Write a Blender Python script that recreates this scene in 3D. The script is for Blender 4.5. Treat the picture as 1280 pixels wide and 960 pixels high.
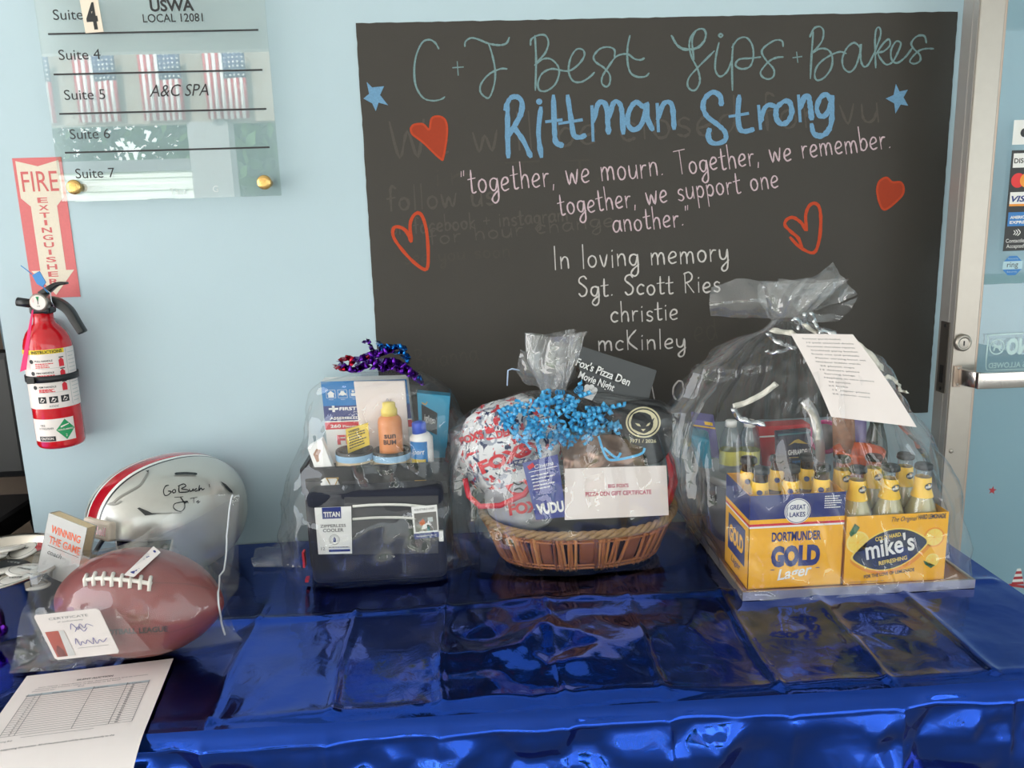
import bpy, bmesh, math, random
from mathutils import Vector, Matrix, noise
from mathutils.bvhtree import BVHTree
C = bpy.context.scene
for o in list(bpy.data.objects):
    bpy.data.objects.remove(o)
COL = C.collection
PI = math.pi
# ------------------------------------------------------------------ camera
CAM = Vector((0, -1.65, 1.40))
RX = Vector((0.99788, -0.05736, -0.03068)); RD = Vector((-0.04174, -0.20281, -0.97833)); RF = Vector((0.0499, 0.97754, -0.20478))
FPX = 1023.46
cd = bpy.data.cameras.new('camera'); cam = bpy.data.objects.new('camera', cd); COL.objects.link(cam)
cd.sensor_fit = 'HORIZONTAL'; cd.sensor_width = 36; cd.lens = FPX / 1280 * 36; cd.clip_start = .02
RX.normalize(); RF.normalize(); RD = RF.cross(RX).normalized(); RX = RD.cross(RF)
m = Matrix((RX, -RD, -RF)).transposed().to_4x4(); m.translation = CAM
cam.matrix_world = m
C.camera = cam
# ------------------------------------------------------------------ light
SKY, SUN, EXPO = 9.5, 24.0, -0.95
C.view_settings.view_transform = 'Standard'; C.view_settings.look = 'None'; C.view_settings.gamma = 1
C.view_settings.use_curve_mapping = False; C.view_settings.exposure = EXPO
w = bpy.data.worlds.new('sky'); C.world = w; w.use_nodes = True
nt = w.node_tree; bg = nt.nodes['Background']
tc = nt.nodes.new('ShaderNodeTexCoord'); sp = nt.nodes.new('ShaderNodeSeparateXYZ'); cr = nt.nodes.new('ShaderNodeValToRGB')
nt.links.new(tc.outputs['Generated'], sp.inputs[0]); nt.links.new(sp.outputs['Z'], cr.inputs[0]); nt.links.new(cr.outputs[0], bg.inputs[0])
e = cr.color_ramp.elements
e[0].position = 0.0; e[0].color = (1, .98, .95, 1); e[1].position = .6; e[1].color = (.78, .88, 1, 1)
bg.inputs[1].default_value = SKY
sd = bpy.data.lights.new('sun', 'SUN'); sd.energy = SUN; sd.angle = math.radians(.6); sd.color = (1, .95, .86)
so = bpy.data.objects.new('sun', sd); COL.objects.link(so)
so.rotation_euler = Vector((.35, -.75, -1.0)).to_track_quat('-Z', 'Y').to_euler(); so.location = (0, 3, 8)
try:
    C.cycles.transparent_max_bounces = 24; C.cycles.use_denoising = True; C.cycles.max_bounces = 10
    C.cycles.caustics_reflective = False; C.cycles.caustics_refractive = False; C.cycles.sample_clamp_indirect = 6
except Exception: pass

# ------------------------------------------------------------------ helpers: pixel of the photograph -> point in the place
def ray(px, py): return RF + RX * ((px - 640) / FPX) + RD * ((py - 480) / FPX)
def W(px, py, Y=0.0):
    d = ray(px, py); return CAM + d * ((Y - CAM.y) / d.y)
TZ = .742
def T(px, py, z=TZ):
    d = ray(px, py); return CAM + d * ((z - CAM.z) / d.z)
def S(r, g, b):
    f = lambda c: ((c / 255 + .055) / 1.055) ** 2.4 if c > 10 else c / 255 / 12.92
    return (f(r), f(g), f(b), 1)
# ------------------------------------------------------------------ materials
MATS = {}
def mat(name, col, rough=.5, metal=0, coat=0, var=0, vscale=30, bump=0, bscale=200, trans=0, spec=.5, alpha=1, emit=0):
    if name in MATS: return MATS[name]
    M = bpy.data.materials.new(name); M.use_nodes = True; n = M.node_tree; b = n.nodes['Principled BSDF']
    b.inputs['Base Color'].default_value = col; b.inputs['Roughness'].default_value = rough; b.inputs['Metallic'].default_value = metal
    b.inputs['Coat Weight'].default_value = coat; b.inputs['Transmission Weight'].default_value = trans; b.inputs['Specular IOR Level'].default_value = spec
    b.inputs['Coat Roughness'].default_value = .08
    tc = n.nodes.new('ShaderNodeTexCoord')
    nz = n.nodes.new('ShaderNodeTexNoise'); nz.inputs['Scale'].default_value = vscale; nz.inputs['Detail'].default_value = 5
    n.links.new(tc.outputs['Object'], nz.inputs['Vector'])
    mx = n.nodes.new('ShaderNodeMix'); mx.data_type = 'RGBA'
    mx.inputs[6].default_value = tuple(max(0, c * (1 - var)) for c in col[:3]) + (1,); mx.inputs[7].default_value = tuple(min(1, c * (1 + var)) for c in col[:3]) + (1,)
    n.links.new(nz.outputs['Fac'], mx.inputs[0]); n.links.new(mx.outputs[2], b.inputs['Base Color'])
    if bump:
        n2 = n.nodes.new('ShaderNodeTexNoise'); n2.inputs['Scale'].default_value = bscale; n2.inputs['Detail'].default_value = 4
        n.links.new(tc.outputs['Object'], n2.inputs['Vector'])
        bp = n.nodes.new('ShaderNodeBump'); bp.inputs['Strength'].default_value = bump; bp.inputs['Distance'].default_value = .002
        n.links.new(n2.outputs['Fac'], bp.inputs['Height']); n.links.new(bp.outputs[0], b.inputs['Normal'])
    MATS[name] = M; return M
def film(name, tint=(1, 1, 1, 1), rough=.06, ior=1.45, base=.0, bump=.6, scale=22, stretch=(1, 1, .35), haze=0.0, hazecol=(.8, .82, .85, 1)):
    """thin clear sheet: see-through, with Fresnel gloss and fine creases, and a little milky scatter"""
    M = bpy.data.materials.new(name); M.use_nodes = True; n = M.node_tree; n.nodes.clear()
    out = n.nodes.new('ShaderNodeOutputMaterial'); tr = n.nodes.new('ShaderNodeBsdfTransparent'); tr.inputs[0].default_value = tint
    gl = n.nodes.new('ShaderNodeBsdfGlossy'); gl.inputs['Roughness'].default_value = rough
    fr = n.nodes.new('ShaderNodeLayerWeight'); fr.inputs['Blend'].default_value = .5
    pw = n.nodes.new('ShaderNodeMath'); pw.operation = 'POWER'; pw.inputs[1].default_value = 4.2; n.links.new(fr.outputs['Facing'], pw.inputs[0])
    ad = n.nodes.new('ShaderNodeMath'); ad.operation = 'MULTIPLY_ADD'; ad.inputs[1].default_value = .7; ad.inputs[2].default_value = 2 * ((ior - 1) / (ior + 1)) ** 2 + base; ad.use_clamp = True
    n.links.new(pw.outputs[0], ad.inputs[0])
    mx = n.nodes.new('ShaderNodeMixShader'); n.links.new(ad.outputs[0], mx.inputs[0])
    src = tr.outputs[0]
    if haze:
        df = n.nodes.new('ShaderNodeBsdfDiffuse'); df.inputs[0].default_value = hazecol
        mh = n.nodes.new('ShaderNodeMixShader'); mh.inputs[0].default_value = haze
        n.links.new(tr.outputs[0], mh.inputs[1]); n.links.new(df.outputs[0], mh.inputs[2]); src = mh.outputs[0]
    n.links.new(src, mx.inputs[1]); n.links.new(gl.outputs[0], mx.inputs[2]); n.links.new(mx.outputs[0], out.inputs[0])
    if bump:
        tc = n.nodes.new('ShaderNodeTexCoord'); mp = n.nodes.new('ShaderNodeMapping'); mp.inputs['Scale'].default_value = stretch
        nz = n.nodes.new('ShaderNodeTexNoise'); nz.noise_type = 'RIDGED_MULTIFRACTAL'; nz.inputs['Scale'].default_value = scale; nz.inputs['Detail'].default_value = 2.5
        nz.inputs['Distortion'].default_value = .6
        bp = n.nodes.new('ShaderNodeBump'); bp.inputs['Strength'].default_value = bump; bp.inputs['Distance'].default_value = .006
        n.links.new(tc.outputs['Object'], mp.inputs[0]); n.links.new(mp.outputs[0], nz.inputs['Vector']); n.links.new(nz.outputs[0], bp.inputs['Height'])
        n.links.new(bp.outputs[0], gl.inputs['Normal']); n.links.new(bp.outputs[0], fr.inputs['Normal'])
    MATS[name] = M; return M
# ------------------------------------------------------------------ mesh collecting
ORG = {}
class MB:
    def __init__(s): s.v = []; s.f = []; s.m = []; s.s = []; s.xf = None
    def add(s, vs, fs, m=0, smooth=False):
        k = len(s.v)
        s.v += [(s.xf @ Vector(p)) if s.xf else Vector(p) for p in vs]
        for f in fs: s.f.append([k + i for i in f]); s.m.append(m); s.s.append(smooth)
        return s
    def box(s, a, b, m=0, taper=1.0):
        (x0, y0, z0), (x1, y1, z1) = a, b
        cx, cy = (x0 + x1) / 2, (y0 + y1) / 2; t = lambda x, y: (cx + (x - cx) * taper, cy + (y - cy) * taper)
        vs = [(*t(x0, y0), z0), (*t(x1, y0), z0), (*t(x1, y1), z0), (*t(x0, y1), z0), (x0, y0, z1), (x1, y0, z1), (x1, y1, z1), (x0, y1, z1)]
        return s.add(vs, [(0, 3, 2, 1), (4, 5, 6, 7), (0, 1, 5, 4), (1, 2, 6, 5), (2, 3, 7, 6), (3, 0, 4, 7)], m)
    def tube(s, pts, r, n=8, m=0, closed=False, smooth=True, flat=1.0):
        pts = [Vector(p) for p in pts]; N = len(pts); vs = []; up = Vector((0, 0, 1)); pu = None
        for i, p in enumerate(pts):
            if closed: t = pts[(i + 1) % N] - pts[i - 1]
            else: t = pts[min(i + 1, N - 1)] - pts[max(i - 1, 0)]
            t = t.normalized() if t.length > 1e-9 else up
            if pu is None:
                a = up if abs(t.z) < .9 else Vector((0, 1, 0)); pu = (a - t * a.dot(t)).normalized()
            else:
                q = pu - t * pu.dot(t); pu = q.normalized() if q.length > 1e-6 else pu
            b = t.cross(pu); rr = r[i] if isinstance(r, (list, tuple)) else r
            for k in range(n):
                a = 2 * PI * k / n; vs.append(p + pu * (rr * math.cos(a)) + b * (rr * flat * math.sin(a)))
        fs = []
        for i in range(N if closed else N - 1):
            j = (i + 1) % N
            for k in range(n): fs.append((i * n + k, i * n + (k + 1) % n, j * n + (k + 1) % n, j * n + k))
        if not closed: fs += [tuple(range(n))[::-1], tuple((N - 1) * n + k for k in range(n))]
        return s.add(vs, fs, m, smooth)
    def lathe(s, prof, c=(0, 0, 0), n=32, m=0, smooth=True, cap=True, sx=1, sy=1):
        c = Vector(c); vs = []; fs = []
        for r, z in prof:
            for k in range(n):
                a = 2 * PI * k / n; vs.append(c + Vector((r * sx * math.cos(a), r * sy * math.sin(a), z)))
        for i in range(len(prof) - 1):
            for k in range(n): fs.append((i * n + k, i * n + (k + 1) % n, (i + 1) * n + (k + 1) % n, (i + 1) * n + k))
        if cap: fs += [tuple(range(n))[::-1], tuple((len(prof) - 1) * n + k for k in range(n))]
        return s.add(vs, fs, m, smooth)
    def loft(s, rings, m=0, smooth=True, caps=(False, False), closed=True):
        n = len(rings[0]); vs = [p for r in rings for p in r]; fs = []
        for i in range(len(rings) - 1):
            for k in range(n if closed else n - 1): fs.append((i * n + k, i * n + (k + 1) % n, (i + 1) * n + (k + 1) % n, (i + 1) * n + k))
        if caps[0]: fs.append(tuple(range(n))[::-1])
        if caps[1]: fs.append(tuple((len(rings) - 1) * n + k for k in range(n)))
        return s.add(vs, fs, m, smooth)
    def ribbon(s, pts, wd, nrm, m=0, smooth=True):
        pts = [Vector(p) for p in pts]; vs = []; N = len(pts)
        for i, p in enumerate(pts):
            t = (pts[min(i + 1, N - 1)] - pts[max(i - 1, 0)])
            nn = Vector(nrm(i)) if callable(nrm) else Vector(nrm)
            b = t.cross(nn); b = b.normalized() if b.length > 1e-9 else Vector((1, 0, 0)); ww = wd[i] if isinstance(wd, (list, tuple)) else wd
            vs += [p - b * ww / 2, p + b * ww / 2]
        return s.add(vs, [(2 * i, 2 * i + 1, 2 * i + 3, 2 * i + 2) for i in range(N - 1)], m, smooth)
    def build(s, name, mats, parent=None, bevel=0, sub=0, solid=0, off=-1, loc=None, seg=2):
        me = bpy.data.meshes.new(name)
        if loc is None:
            if parent is not None: loc = ORG[parent]
            else:
                xs = [p.x for p in s.v]; ys = [p.y for p in s.v]; zs = [p.z for p in s.v]
                loc = Vector(((min(xs) + max(xs)) / 2, (min(ys) + max(ys)) / 2, min(zs)))
        loc = Vector(loc)
        me.from_pydata([p - loc for p in s.v], [], s.f)
        for i, p in enumerate(me.polygons): p.material_index = s.m[i]; p.use_smooth = s.s[i]
        for a in (mats if isinstance(mats, (list, tuple)) else [mats]): me.materials.append(a)
        me.update()
        o = bpy.data.objects.new(name, me); COL.objects.link(o); ORG[o] = loc
        if parent is not None: o.parent = parent; o.location = loc - ORG[parent]
        else: o.location = loc
        if solid: d = o.modifiers.new('t', 'SOLIDIFY'); d.thickness = solid; d.offset = off
        if bevel: d = o.modifiers.new('b', 'BEVEL'); d.width = bevel; d.segments = seg; d.limit_method = 'ANGLE'
        if sub: d = o.modifiers.new('s', 'SUBSURF'); d.levels = sub; d.render_levels = sub
        return o
def tag(o, label, cat, group=None, kind=None):
    o['label'] = label; o['category'] = cat
    if group: o['group'] = group
    if kind: o['kind'] = kind
    return o
def thing(name, loc, label, cat, group=None):
    o = bpy.data.objects.new(name, None); COL.objects.link(o); o.location = loc; ORG[o] = Vector(loc); o.empty_display_size = .02
    return tag(o, label, cat, group)
def copy_tree(o, parent=None):
    c = o.copy(); COL.objects.link(c)
    if parent is not None: c.parent = parent
    for ch in [x for x in bpy.data.objects if x.parent == o]: copy_tree(ch, c)
    return c
def struct(o): o['kind'] = 'structure'; return o
# ------------------------------------------------------------------ flat marks: frames, polygons, strokes, lettering
class Fr:
    def __init__(s, o, u, v): s.o = Vector(o); s.u = Vector(u).normalized(); s.v = Vector(v).normalized(); s.n = s.u.cross(s.v)
    def __call__(s, a, b, d=0.0): return s.o + s.u * a + s.v * b + s.n * d
def poly(mb, fn, pts, m=0): return mb.add([fn(*p) for p in pts], [tuple(range(len(pts)))], m)
def rect(mb, fn, a0, b0, a1, b1, m=0, nseg=1):
    vs = []; fs = []
    for i in range(nseg + 1):
        a = a0 + (a1 - a0) * i / nseg; vs += [fn(a, b0), fn(a, b1)]
    return mb.add(vs, [(2 * i, 2 * i + 2, 2 * i + 3, 2 * i + 1) for i in range(nseg)], m, nseg > 1)
def disc(mb, fn, a, b, r, m=0, n=28, ry=None, r0=0):
    ry = ry or r; pts = [(a + r * math.cos(2 * PI * k / n), b + ry * math.sin(2 * PI * k / n)) for k in range(n)]
    if not r0: return poly(mb, fn, pts, m)
    inn = [(a + (x - a) * r0, b + (y - b) * r0) for x, y in pts]
    return mb.add([fn(*p) for p in pts + inn], [(k, (k + 1) % n, n + (k + 1) % n, n + k) for k in range(n)], m)
def smooth_path(pts, step=4, closed=False):
    if len(pts) < 3: return [Vector(p) for p in pts]
    P = [Vector(p) for p in pts]; out = []; N = len(P)
    for i in range(N - 1):
        a = P[max(i - 1, 0)]; b = P[i]; c = P[i + 1]; d = P[min(i + 2, N - 1)]
        for k in range(step):
            t = k / step
            out.append(.5 * ((2 * b) + (c - a) * t + (2 * a - 5 * b + 4 * c - d) * t * t + (3 * b - a - 3 * c + d) * t ** 3))
    out.append(P[-1]); return out
LAY = [0]
def stroke(mb, fn, pts, wd, m=0, step=4, jit=0.0):
    LAY[0] = (int(LAY[0]) + 1) % 28
    P = smooth_path([Vector((p[0], p[1])) for p in pts], step); N = len(P); vs = []
    for i, p in enumerate(P):
        t = P[min(i + 1, N - 1)] - P[max(i - 1, 0)]
        if t.length < 1e-9: t = Vector((1, 0))
        t.normalize(); nn = Vector((-t.y, t.x)); h = wd / 2 * (1 + jit * noise.noise(Vector((p.x * .31, p.y * .31, 1.7))))
        if i == 0: p = p - t * wd * .3; h *= .6
        if i == N - 1: p = p + t * wd * .3; h *= .6
        vs += [fn(*(p - nn * h)), fn(*(p + nn * h))]; LAY[0] += .04
    return mb.add(vs, [(2 * i, 2 * i + 1, 2 * i + 3, 2 * i + 2) for i in range(N - 1)], m)
TC = {}
def glyphs(s, bold=0.0, shear=0.0):
    k = (s, bold, shear)
    if k in TC: return TC[k]
    c = bpy.data.curves.new('lettering', 'FONT'); c.body = s; c.size = 1; c.offset = bold; c.shear = shear; c.resolution_u = 3; c.fill_mode = 'FRONT'
    o = bpy.data.objects.new('lettering', c); COL.objects.link(o); bpy.context.view_layer.update()
    me = bpy.data.meshes.new_from_object(o.evaluated_get(bpy.context.evaluated_depsgraph_get()))
    vs = [(p.co.x, p.co.y) for p in me.vertices]; fs = [tuple(p.vertices) for p in me.polygons]
    bpy.data.objects.remove(o); bpy.data.curves.remove(c); bpy.data.meshes.remove(me)
    TC[k] = (vs, fs); return TC[k]
def text(mb, fn, s, a, b, h=None, wd=None, m=0, bold=0.0, shear=0.0, align='l', rot=0.0):
    """lettering whose capitals are h tall, baseline start (a,b); wd stretches it to a width"""
    vs, fs = glyphs(s, bold, shear)
    if not vs: return
    x0 = min(p[0] for p in vs); x1 = max(p[0] for p in vs); k = (h / .73) if h else wd / (x1 - x0); kx = wd / (x1 - x0) if wd else k
    sh = {'l': 0, 'c': .5, 'r': 1}[align] * (x1 - x0) * kx; cc, ss = math.cos(rot), math.sin(rot)
    out = []
    for x, y in vs:
        X = (x - x0) * kx - sh; Y = y * k; out.append(fn(a + X * cc - Y * ss, b + X * ss + Y * cc))
    mb.add(out, fs, m)
def lines_of_print(mb, fn, a0, b0, a1, b1, n, h, m, rnd, gap=.25):
    for i in range(n):
        b = b1 - (b1 - b0) * (i + .5) / n; a = a0; end = a1 - (a1 - a0) * rnd.random() * .35
        while a < end:
            L = (a1 - a0) * (.05 + .1 * rnd.random()); rect(mb, fn, a, b - h / 2, min(a + L, end), b + h / 2, m); a += L + (a1 - a0) * .022
# hand-lettered single-stroke alphabet; x-height .5, capitals 1
HG = {
 'a': (.5, [[(.42,.42),(.3,.5),(.14,.46),(.05,.25),(.12,.04),(.25,.02),(.38,.18),(.43,.48)],[(.43,.5),(.42,.2),(.48,.02)]]),
 'b': (.45, [[(.06,1),(.07,.02)],[(.07,.3),(.2,.48),(.35,.42),(.4,.22),(.3,.04),(.16,.0),(.07,.1)]]),
 'c': (.42, [[(.38,.42),(.24,.5),(.08,.36),(.06,.15),(.18,.01),(.36,.06)]]),
 'd': (.5, [[(.42,.4),(.28,.5),(.1,.42),(.05,.2),(.15,.02),(.3,.06),(.42,.3)],[(.43,1),(.42,.3),(.46,.02)]]),
 'e': (.45, [[(.06,.22),(.25,.26),(.38,.34),(.34,.48),(.2,.5),(.07,.34),(.06,.14),(.18,.01),(.38,.06)]]),
 'f': (.36, [[(.36,.92),(.26,1),(.17,.88),(.16,.0)],[(.02,.5),(.32,.54)]]),
 'g': (.48, [[(.4,.44),(.25,.5),(.09,.42),(.06,.2),(.18,.04),(.32,.1),(.41,.44)],[(.42,.48),(.43,.0),(.4,-.32),(.24,-.44),(.1,-.32),(.2,-.14),(.46,.06)]]),
 'h': (.48, [[(.07,1),(.08,.0)],[(.08,.28),(.2,.48),(.34,.46),(.39,.28),(.4,.0)]]),
 'i': (.2, [[(.1,.5),(.1,.0)],[(.1,.7),(.115,.73)]]),
 'k': (.42, [[(.07,1),(.07,0)],[(.36,.52),(.08,.24),(.38,.0)]]),
 'l': (.2, [[(.1,1.02),(.1,.0)]]),
 'm': (.72, [[(.06,.5),(.07,.0)],[(.07,.3),(.18,.48),(.3,.46),(.34,.25),(.34,.0)],[(.34,.28),(.46,.48),(.58,.45),(.62,.25),(.63,.0)]]),
 'n': (.48, [[(.07,.5),(.08,.0)],[(.08,.3),(.2,.48),(.34,.46),(.39,.28),(.4,.0)]]),
 'o': (.48, [[(.24,.5),(.09,.4),(.06,.2),(.16,.02),(.32,.04),(.41,.22),(.36,.42),(.22,.5)]]),
 'p': (.46, [[(.07,.5),(.08,-.42)],[(.08,.34),(.2,.49),(.35,.44),(.4,.22),(.28,.03),(.1,.08)]]),
 'r': (.36, [[(.07,.5),(.08,.0)],[(.08,.28),(.18,.46),(.32,.47)]]),
 's': (.4, [[(.34,.44),(.22,.5),(.1,.42),(.12,.3),(.28,.22),(.34,.1),(.22,.0),(.06,.06)]]),
 't': (.36, [[(.16,.86),(.15,.12),(.22,.0),(.34,.04)],[(.0,.52),(.34,.56)]]),
 'u': (.48, [[(.06,.5),(.07,.14),(.18,.01),(.32,.08),(.4,.3)],[(.41,.5),(.42,.0)]]),
 'v': (.42, [[(.04,.5),(.2,.0),(.36,.52)]]),
 'w': (.66, [[(.04,.52),(.16,.0),(.31,.42),(.46,.0),(.6,.54)]]),
 'y': (.46, [[(.06,.5),(.08,.2),(.2,.08),(.34,.18),(.4,.48)],[(.41,.5),(.42,.0),(.36,-.34),(.2,-.42),(.14,-.26),(.46,.04)]]),
 'T': (.62, [[(.02,.96),(.6,1.0)],[(.32,.98),(.33,.0)]]),
 'I': (.24, [[(.12,1),(.12,.0)]]),
 'S': (.55, [[(.46,.86),(.34,1),(.14,.92),(.1,.72),(.3,.54),(.46,.34),(.4,.08),(.2,.0),(.08,.14)]]),
 'R': (.58, [[(.08,.98),(.1,.0)],[(.04,.94),(.28,1.02),(.44,.84),(.36,.6),(.1,.48)],[(.16,.5),(.5,.0)]]),
 'K': (.58, [[(.08,1),(.1,.0)],[(.48,1.0),(.12,.46),(.52,.0)]]),
 'W': (.9, [[(.04,1),(.22,.0),(.44,.72),(.64,.0),(.84,1)]]),
 'B': (.6, [[(.1,1),(.1,.0)],[(.05,.98),(.32,1),(.42,.78),(.14,.54),(.44,.42),(.46,.14),(.1,.0)]]),
 'G': (.6, [[(.5,.84),(.3,1),(.1,.7),(.08,.25),(.3,.0),(.5,.16),(.5,.42),(.3,.42)]]),
 'J': (.5, [[(.1,1),(.5,1)],[(.34,1),(.34,.2),(.2,.0),(.05,.2)]]),
 '.': (.18, [[(.08,.02),(.1,.04)]]), ',': (.2, [[(.1,.06),(.06,-.14)]]), '!': (.2, [[(.1,1),(.1,.3)],[(.1,.04),(.11,.06)]]),
 '"': (.3, [[(.08,.88),(.06,.70)],[(.2,.90),(.18,.72)]]), '+': (.5, [[(.05,.4),(.42,.42)],[(.24,.6),(.23,.2)]]), ' ': (.36, []),
 '0': (.5, [[(.24,1),(.08,.7),(.08,.25),(.24,.0),(.4,.25),(.4,.7),(.24,1)]]), '1': (.3, [[(.12,1),(.12,0)]]), '&': (.5, [[(.05,.4),(.42,.42)]]),
}
def hand(mb, fn, s, p0, p1, h, wd, m=0, jit=.3, seed=1, slant=0.0):
    """hand lettering from baseline start p0 to baseline end p1; y grows downwards in fn's own frame"""
    rnd = random.Random(seed); tot = sum(HG[c][0] + .07 for c in s); p0 = Vector(p0); p1 = Vector(p1); L = (p1 - p0).length; u = (p1 - p0) / L; v = Vector((u.y, -u.x))
    k = L / tot; a = 0
    for c in s:
        wg, sts = HG[c]; dy = rnd.uniform(-.03, .03) * h
        for st in sts: stroke(mb, fn, [p0 + u * ((a + x + slant * y) * k) + v * (y * h + dy) for x, y in st], wd, m, 4, jit)
        a += wg + .07
def sheet(rows, nu=6, nv=6):
    """smooth surface through a grid of points"""
    R = [smooth_path(r, nu) for r in rows]; n = len(R[0]); cols = [smooth_path([R[i][j] for i in range(len(R))], nv) for j in range(n)]
    return [[cols[j][i] for j in range(n)] for i in range(len(cols[0]))]
def ridged(p, sc, st=(1, 1, 1), oc=2):
    v = 0; a = 1; q = Vector((p.x * st[0], p.y * st[1], p.z * st[2])) * sc
    for i in range(oc): v += a * (1 - abs(noise.noise(q)) * 2); q = q * 2.1 + Vector((3.1, 7.7, 1.3)); a *= .5
    return v

def _hash(i, j, s):
    v = math.sin(i * 127.1 + j * 311.7 + s * 74.7) * 43758.5453; return v - math.floor(v)
def facet(x, y, cell, seed):
    """crumpled-sheet height: flat triangular facets between random lattice heights, 0..1"""
    u, v = x / cell, y / cell; v /= .866; u -= .5 * v; i, j = math.floor(u), math.floor(v); a, b = u - i, v - j
    if a + b < 1: return _hash(i, j, seed) * (1 - a - b) + _hash(i + 1, j, seed) * a + _hash(i, j + 1, seed) * b
    return _hash(i + 1, j + 1, seed) * (a + b - 1) + _hash(i, j + 1, seed) * (1 - a) + _hash(i + 1, j, seed) * (1 - b)
def warp(x, y, k, s): return x + k * noise.noise(Vector((x * 9, y * 9, s))), y + k * noise.noise(Vector((x * 9, y * 9, s + 5)))
# ================================================================== the setting
wallm = mat('blue_wall_paint', S(181, 201, 210), .55, var=.03, vscale=6, bump=.12, bscale=500)
conc = mat('concrete', S(150, 147, 140), .8, var=.15, vscale=8, bump=.2)
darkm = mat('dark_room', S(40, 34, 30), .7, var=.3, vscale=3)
white = mat('white_paint', S(240, 240, 236), .5, var=.03)
WL = -.914
struct(MB().box((WL, 0, 0), (3.2, .16, 2.9)).build('wall_back', wallm))
struct(MB().box((-4, -14, -.1), (5, 3.2, 0)).build('floor', conc))
struct(MB().box((-4, -4.2, 2.9), (5, 3.3, 3.02)).build('ceiling', white))  # unseen ceiling, its reach extended outwards to narrow the sky light
struct(MB().box((-4, -4.3, 2.5), (5, -4.2, 3.02)).build('beam_added', white))  # unseen fascia added to shrink the sky opening and sharpen cellophane glints
struct(MB().box((5, -4.3, 0), (5.1, 3.2, 2.9)).build('wall_right_added', wallm))  # unseen wall added to close off sky light from the right side
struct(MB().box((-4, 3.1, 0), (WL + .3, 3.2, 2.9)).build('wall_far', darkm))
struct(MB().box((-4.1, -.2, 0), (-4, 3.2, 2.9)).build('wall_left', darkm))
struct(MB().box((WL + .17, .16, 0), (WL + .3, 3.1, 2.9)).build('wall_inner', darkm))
struct(MB().box((-4, .0, 2.05), (WL, .16, 2.9)).build('wall_lintel', wallm))
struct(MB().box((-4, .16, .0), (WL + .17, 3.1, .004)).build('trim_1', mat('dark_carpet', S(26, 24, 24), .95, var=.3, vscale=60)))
# dim things in the dark room on the left
blk = mat('black_plastic', S(24, 24, 26), .4, var=.1)
def dim_chair(x, y, label):
    t = thing('office_chair', (x, y, .004), label, 'chair')
    MB().box((x - .24, y - .24, .42), (x + .24, y + .24, .49)).build('seat', blk, t, bevel=.02)
    MB().box((x - .22, y + .2, .55), (x + .22, y + .26, 1.0)).build('backrest', blk, t, bevel=.03)
    for a in (-1, 1):
        for b in (-1, 1): MB().tube([(x + a * .2, y + b * .2, .42), (x + a * .23, y + b * .24, .004)], .012).build('leg', blk, t)
dim_chair(-1.75, .95, 'dark chair in the unlit room behind the fire extinguisher wall')
p = W(9, 500, 1.3)
t = thing('cabinet', (-2.15, 1.7, .004), 'brown cabinet standing in the unlit room at the far left', 'cabinet')
bw = mat('brown_wood', S(92, 74, 58), .5, var=.2, vscale=12)
MB().box((-2.9, 1.5, .004), (-1.6, 1.95, 1.3)).build('body', bw, t, bevel=.01)
MB().box((-2.88, 1.48, .1), (-2.27, 1.5, 1.26)).build('door', bw, t, bevel=.004)
MB().box((-2.25, 1.48, .1), (-1.63, 1.5, 1.26)).build('door', bw, t, bevel=.004)
t = thing('paper_bag', (-1.63, 1.36, .004), 'pale blue bag hanging in the dark room at the picture edge', 'bag')
MB().box((-1.70, 1.40, .86), (-1.60, 1.47, 1.12)).build('bag_body', mat('pale_blue_bag', S(120, 140, 152), .7), t, bevel=.01)
MB().tube([(-1.68, 1.435, 1.11), (-1.67, 1.435, 1.24), (-1.63, 1.435, 1.24), (-1.62, 1.435, 1.11)], .004).build('handle', white, t)
# ------------------------------------------------------------------ chalkboard painted on the wall
cbm = mat('chalkboard_paint', S(53, 48, 42), .6, var=.12, vscale=9, bump=.15, bscale=300)
def chalk(name, col, cov=.5):
    M = mat(name, col, .9); n = M.node_tree; b = n.nodes['Principled BSDF']
    mx = [x for x in n.nodes if x.bl_idname == 'ShaderNodeMix'][0]; nz = [x for x in n.nodes if x.bl_idname == 'ShaderNodeTexNoise'][0]
    nz.inputs['Scale'].default_value = 420; nz.inputs['Detail'].default_value = 3
    base = S(55, 50, 44); mx.inputs[6].default_value = tuple(base[i] * (1 - cov) + col[i] * cov for i in range(3)) + (1,); mx.inputs[7].default_value = col
    return M
ch_white = chalk('white_chalk', S(228, 222, 218), .45); ch_pink = chalk('pink_chalk', S(226, 200, 208), .45); ch_blue = chalk('blue_chalk', S(118, 168, 206), .5)
ch_teal = chalk('teal_chalk', S(132, 166, 168), .35); ch_org = chalk('orange_chalk', S(206, 72, 32), .55); ch_ghost = chalk('rubbed_out_chalk', S(88, 82, 76), .4); ch_ghost2 = chalk('faint_rubbed_out_chalk', S(74, 69, 63), .4)
BX0, BX1, BZ0, BZ1 = -.187, .972, .955, 1.755
rnd = random.Random(4)
def jag(a, b, n):
    return [(a[0] + (b[0] - a[0]) * i / n + rnd.uniform(-.0006, .0006), a[1] + (b[1] - a[1]) * i / n + rnd.uniform(-.0006, .0006)) for i in range(n)]
out = jag((BX0, BZ0), (BX1, BZ0), 90) + jag((BX1, BZ0), (BX1, BZ1), 70) + jag((BX1, BZ1), (BX0, BZ1), 90) + jag((BX0, BZ1), (BX0, BZ0), 70)
b = MB(); n = len(out)
b.add([(x, -.0015, z) for x, z in out] + [(x, 0.0, z) for x, z in out], [tuple(range(n))] + [(i, n + i, n + (i + 1) % n, (i + 1) % n) for i in range(n)])
board = tag(b.build('chalkboard', cbm), 'black chalkboard on the blue wall with hand lettering, hearts and stars', 'chalkboard')
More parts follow.
